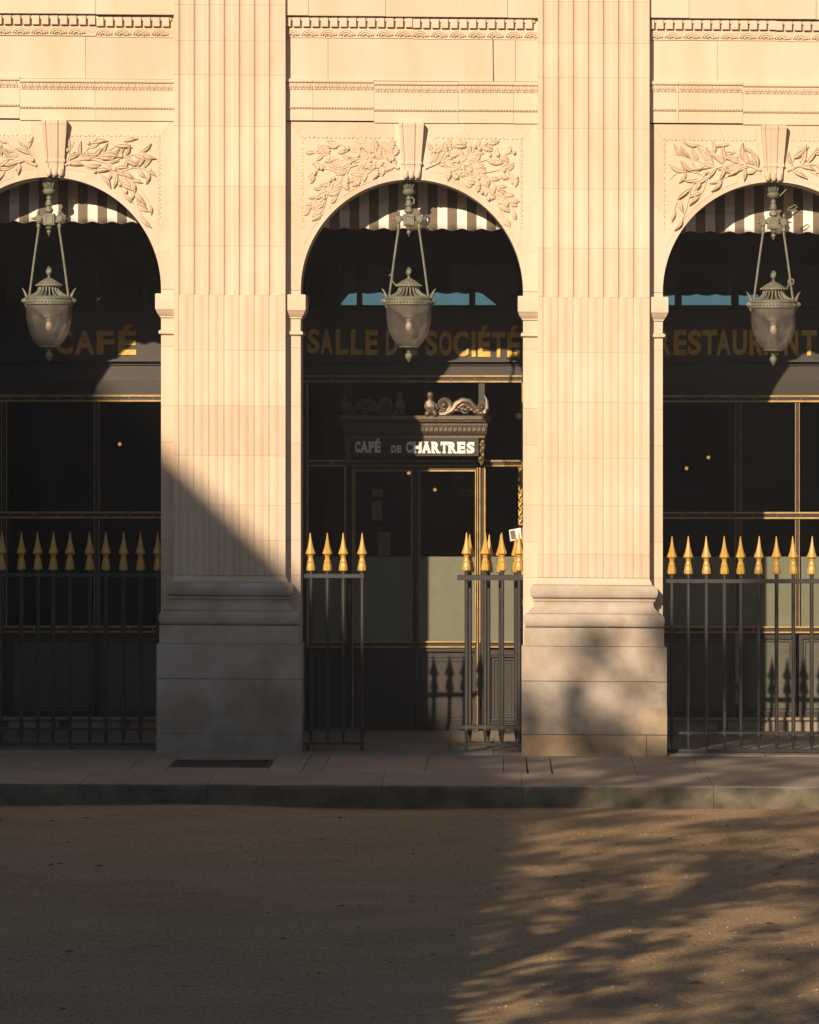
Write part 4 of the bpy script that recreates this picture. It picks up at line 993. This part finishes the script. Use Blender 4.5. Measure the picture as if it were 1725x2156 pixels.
# debris on the gravel
random.seed(31); db = MB()
for k in range(140):
    y = -5.2-14*random.random()**1.1; x = random.uniform(-6, 6); s_ = random.uniform(.008,.03)*(1.5 if random.random() < .08 else 1); a = random.uniform(0,6.28); z = gz(x,y)+.006
    c_, n_ = math.cos(a), math.sin(a)
    db.add([(x+c_*s_*1.5,y+n_*s_*1.5,z),(x-n_*s_*.6,y+c_*s_*.6,z+.012),(x-c_*s_*1.5,y-n_*s_*1.5,z+.002),(x+n_*s_*.6,y-c_*s_*.6,z+.01)], [(0,1,2,3)])
tag(db.build('fallen_leaves', DEBRIS), 'dry brown leaves and bits scattered over the gravel', 'leaves', kind='stuff')
pb = MB(); PEB = mat('pale_pebble', (.33,.26,.18), .9)
for k in range(1500):
    y = -4.3-15.5*random.random(); x = random.uniform(-6, 6); r_ = random.uniform(.004,.011)
    pb.ball((x,y,gz(x,y)+r_*.3), r_, 5, 3, (1.2,1,.7))
tag(pb.build('pebbles', PEB), 'small pale pebbles strewn over the gravel', 'pebbles', kind='stuff')
# ------------------------------------------------------------------ what casts the long shadows (outside the frame, toward the sun)
YB = -31.0
ox, oz = TX*YB, -TZ*YB        # shift from the facade plane to the plane of the gable
def gpt(u, v): return ((u-VX)/205+ox, H+(VY-v)/205+oz)
xb, zb_ = gpt(1340, 1900); xe, ze = gpt(2450, 3350)
xt, zt_ = gpt(-900, -250)
xf = xt-(xe-xt)
bd = thing('gabled_shadow_caster', ((xe+xf)/2, YB-2, -.2), 'unseen gabled block added and outlined to cast the diagonal shadow on the arcade', 'building')  # unseen caster, outline shaped to give the diagonal shadow edge
line = [(2*xt-xe, ze), (2*xt-xb, zb_), (xt, zt_), (xb, zb_), (xe, ze)]
mb = MB(); pr = [(xf+.05,-.3)]+[(x+(.05 if x < xt else -.05 if x > xt else 0), z-.07) for x, z in line]+[(xe-.05,-.3)]
n = len(pr); mb.add([(x,YB-.2,z) for x,z in pr]+[(x,YB-2,z) for x,z in pr], [tuple(range(n)), tuple(range(2*n-1,n-1,-1))]+[(i,(i+1)%n,n+(i+1)%n,n+i) for i in range(n)])
mb.build('wall', STONE2, bd)
for (xa, za), (xc, zc) in zip(line[:-1], line[1:]):
    MB().hexa([(xa,YB,za-.35),(xa,YB,za),(xc,YB,zc),(xc,YB,zc-.35),(xa,YB-2.2,za-.35),(xa,YB-2.2,za),(xc,YB-2.2,zc),(xc,YB-2.2,zc-.35)]).build('roof', SLATE, bd)
for i in range(5):
    for j in range(5):
        x = xt-12+i*6; z = 1.5+j*3.6
        if z+2 < zt_-abs(x-xt)*1.35-1.5:
            wf = MB().box(x-.6,x+.6,YB-.22,YB-.12,z,z+2).build('window', WHITE, bd); MB().box(x-.5,x+.5,YB-.119,YB-.11,z+.1,z+1.9).build('window_pane', PANE, wf)
def tree(tx, ty, lab, seed, clusters):
    t = thing('lime_tree', (tx, ty, -.2), lab, 'tree', 'lime trees of the garden'); rr = random.Random(seed)
    top = max(c_[2] for c_ in clusters)
    tr = MB(); tr.tube([(tx,ty,-.3),(tx+.05,ty,1),(tx-.05,ty+.05,3),(tx+.1,ty,5),(tx,ty,8),(tx+.1,ty,top-1.5)], [.38,.28,.24,.2,.13,.04], 10); tr.build('trunk', BARK, t, True)
    br_ = MB()
    for c_ in clusters[::3]:
        z0 = max(2.5, min(c_[2]-1.2, top-2)); s0 = Vector((tx, ty, z0)); e_ = Vector(c_); m_ = (s0+e_)/2+Vector((rr.uniform(-.3,.3),rr.uniform(-.3,.3),.2))
        br_.tube([s0, m_, e_], [.07,.04,.012], 5)
    br_.build('branches', BARK, t, kind='stuff')
    cr_ = MB()
    for c_ in clusters:
        rad = rr.uniform(.20,.42); 
        for k in range(int(80*(rad/.4)**2)):
            d_ = Vector((rr.gauss(0,1),rr.gauss(0,1),rr.gauss(0,1))).normalized()*rad*rr.random()**.5
            p_ = Vector(c_)+d_; s_ = rr.uniform(.05,.085)
            u_ = Vector((rr.uniform(-1,1),rr.uniform(-1,1),rr.uniform(-1,1))).normalized(); v_ = u_.cross(Vector((rr.uniform(-1,1),rr.uniform(-1,1),rr.uniform(-1,1)))).normalized()
            cr_.add([p_-u_*s_*1.2, p_+v_*s_*.8, p_+u_*s_*1.2, p_-v_*s_*.8], [(0,1,2,3)])
    cr_.build('crown', LEAF, t, kind='stuff')
rr = random.Random(77); CL = []
u = 1040
while u < 3250:
    v = 1200
    while v < 3700:
        uu, vv = u+rr.uniform(-40,40), v+rr.uniform(-40,40); v += 84
        edge = 945+(uu-345)*.96 if uu < 1340 else 1900+(uu-1340)*1.306
        top_ = 1225+max(0, 1230-uu)*1.3+rr.uniform(-30,60)
        if vv < top_ or vv > edge+260: continue
        if vv < 1760: p_ = (.5 if vv < top_+110 else .70)*(1.2 if math.sin(uu*.021+vv*.009)+math.sin(vv*.017-uu*.006) > -.3 else .5)
        else:
            ue = 1340+(vv-1900)*1110/1450
            du = uu-ue
            g_ = math.sin(uu*.0125+vv*.004)+math.sin(vv*.0105-uu*.003)
            p_ = 1 if du < 170+60*math.sin(vv*.013) else (.98 if du < 330 and g_ > -.8 else (.92 if g_ > -.4 else .34)*(.72 if vv < 2150 else 1))
        if rr.random() > p_: continue
        ty = (-28 if uu < 2560 else -36)+rr.uniform(-1.6,1.6)
        X_ = (uu-VX)/205+TX*ty; Z_ = H+(VY-vv)/205-TZ*ty
        if X_ > (-2.75 if ty > -31 else -2.3) or Z_ < 2.0 or (ty < -31 and X_ < -6.8): continue
        CL.append((X_, ty, Z_))
    u += 84
tree(-8.6, -28.3, 'lime tree of the garden nearer the gabled shadow caster, left of the view', 1, [c_ for c_ in CL if c_[0] < -6.6 and c_[1] > -31])
tree(-4.6, -27.8, 'lime tree of the garden nearest the line of sight, dappling the ground', 2, [c_ for c_ in CL if c_[0] >= -6.6 and c_[1] > -31])
tree(-4.2, -36.4, 'lime tree of the garden behind the corner of the gabled shadow caster', 3, [c_ for c_ in CL if c_[1] < -31])

# the opposite wing of the garden, far behind the viewpoint, in its own shade
ow = thing('garden_wing', (0,-78,-.2), 'long stone wing closing the far side of the garden, behind the viewpoint', 'building')
MB().box(-90,90,-90,-78,-.3,17).build('wall', STONE2, ow); MB().hexa([(-90,-77.8,17),(-90,-80,21),(90,-80,21),(90,-77.8,17),(-90,-90,17),(-90,-88,21),(90,-88,21),(90,-90,17)]).build('roof', SLATE, ow)
wfm = MB().box(-.8,.8,-.06,.02,0,2.6).mesh('window', WHITE); wpm = MB().box(-.7,.7,.021,.03,.1,2.5).mesh('window_pane', PANE)
for i in range(44):
    for z in (1.5,6,10.5):
        wo = put(wfm, 'window', ow, Matrix.Translation((-86+i*4,-77.95,z))); put(wpm, 'window_pane', wo)

# thin haze volume, added to lift the blacks
HZ = bpy.data.materials.new('veil_haze'); HZ.use_nodes = True; n_ = HZ.node_tree.nodes; n_.remove(n_['Principled BSDF'])
pv = n_.new('ShaderNodeVolumePrincipled'); pv.inputs['Color'].default_value = (.9,.92,.97,1); pv.inputs['Density'].default_value = .0007; pv.inputs['Anisotropy'].default_value = 0
HZ.node_tree.links.new(pv.outputs[0], n_['Material Output'].inputs['Volume'])
MB().box(-420,420,-420,420,-2.5,30).build('haze', HZ, kind='stuff')

sw = thing('side_wing', (-66,-40,-.2), 'long stone wing closing the left side of the garden, outside the view', 'building')
MB().box(-78,-66,-76,-4,-.3,17).build('wall', STONE2, sw); MB().hexa([(-66,-76,17),(-69,-76,21),(-69,-4,21),(-66,-4,17),(-78,-76,17),(-75,-76,21),(-75,-4,21),(-78,-4,17)]).build('roof', SLATE, sw)
for i in range(17):
    for z in (1.5,6,10.5):
        M_ = Matrix.Translation((-65.95,-72+i*4,z)) @ Matrix.Rotation(R(-90),4,'Z')
        wo = put(wfm, 'window', sw, M_); put(wpm, 'window_pane', wo)
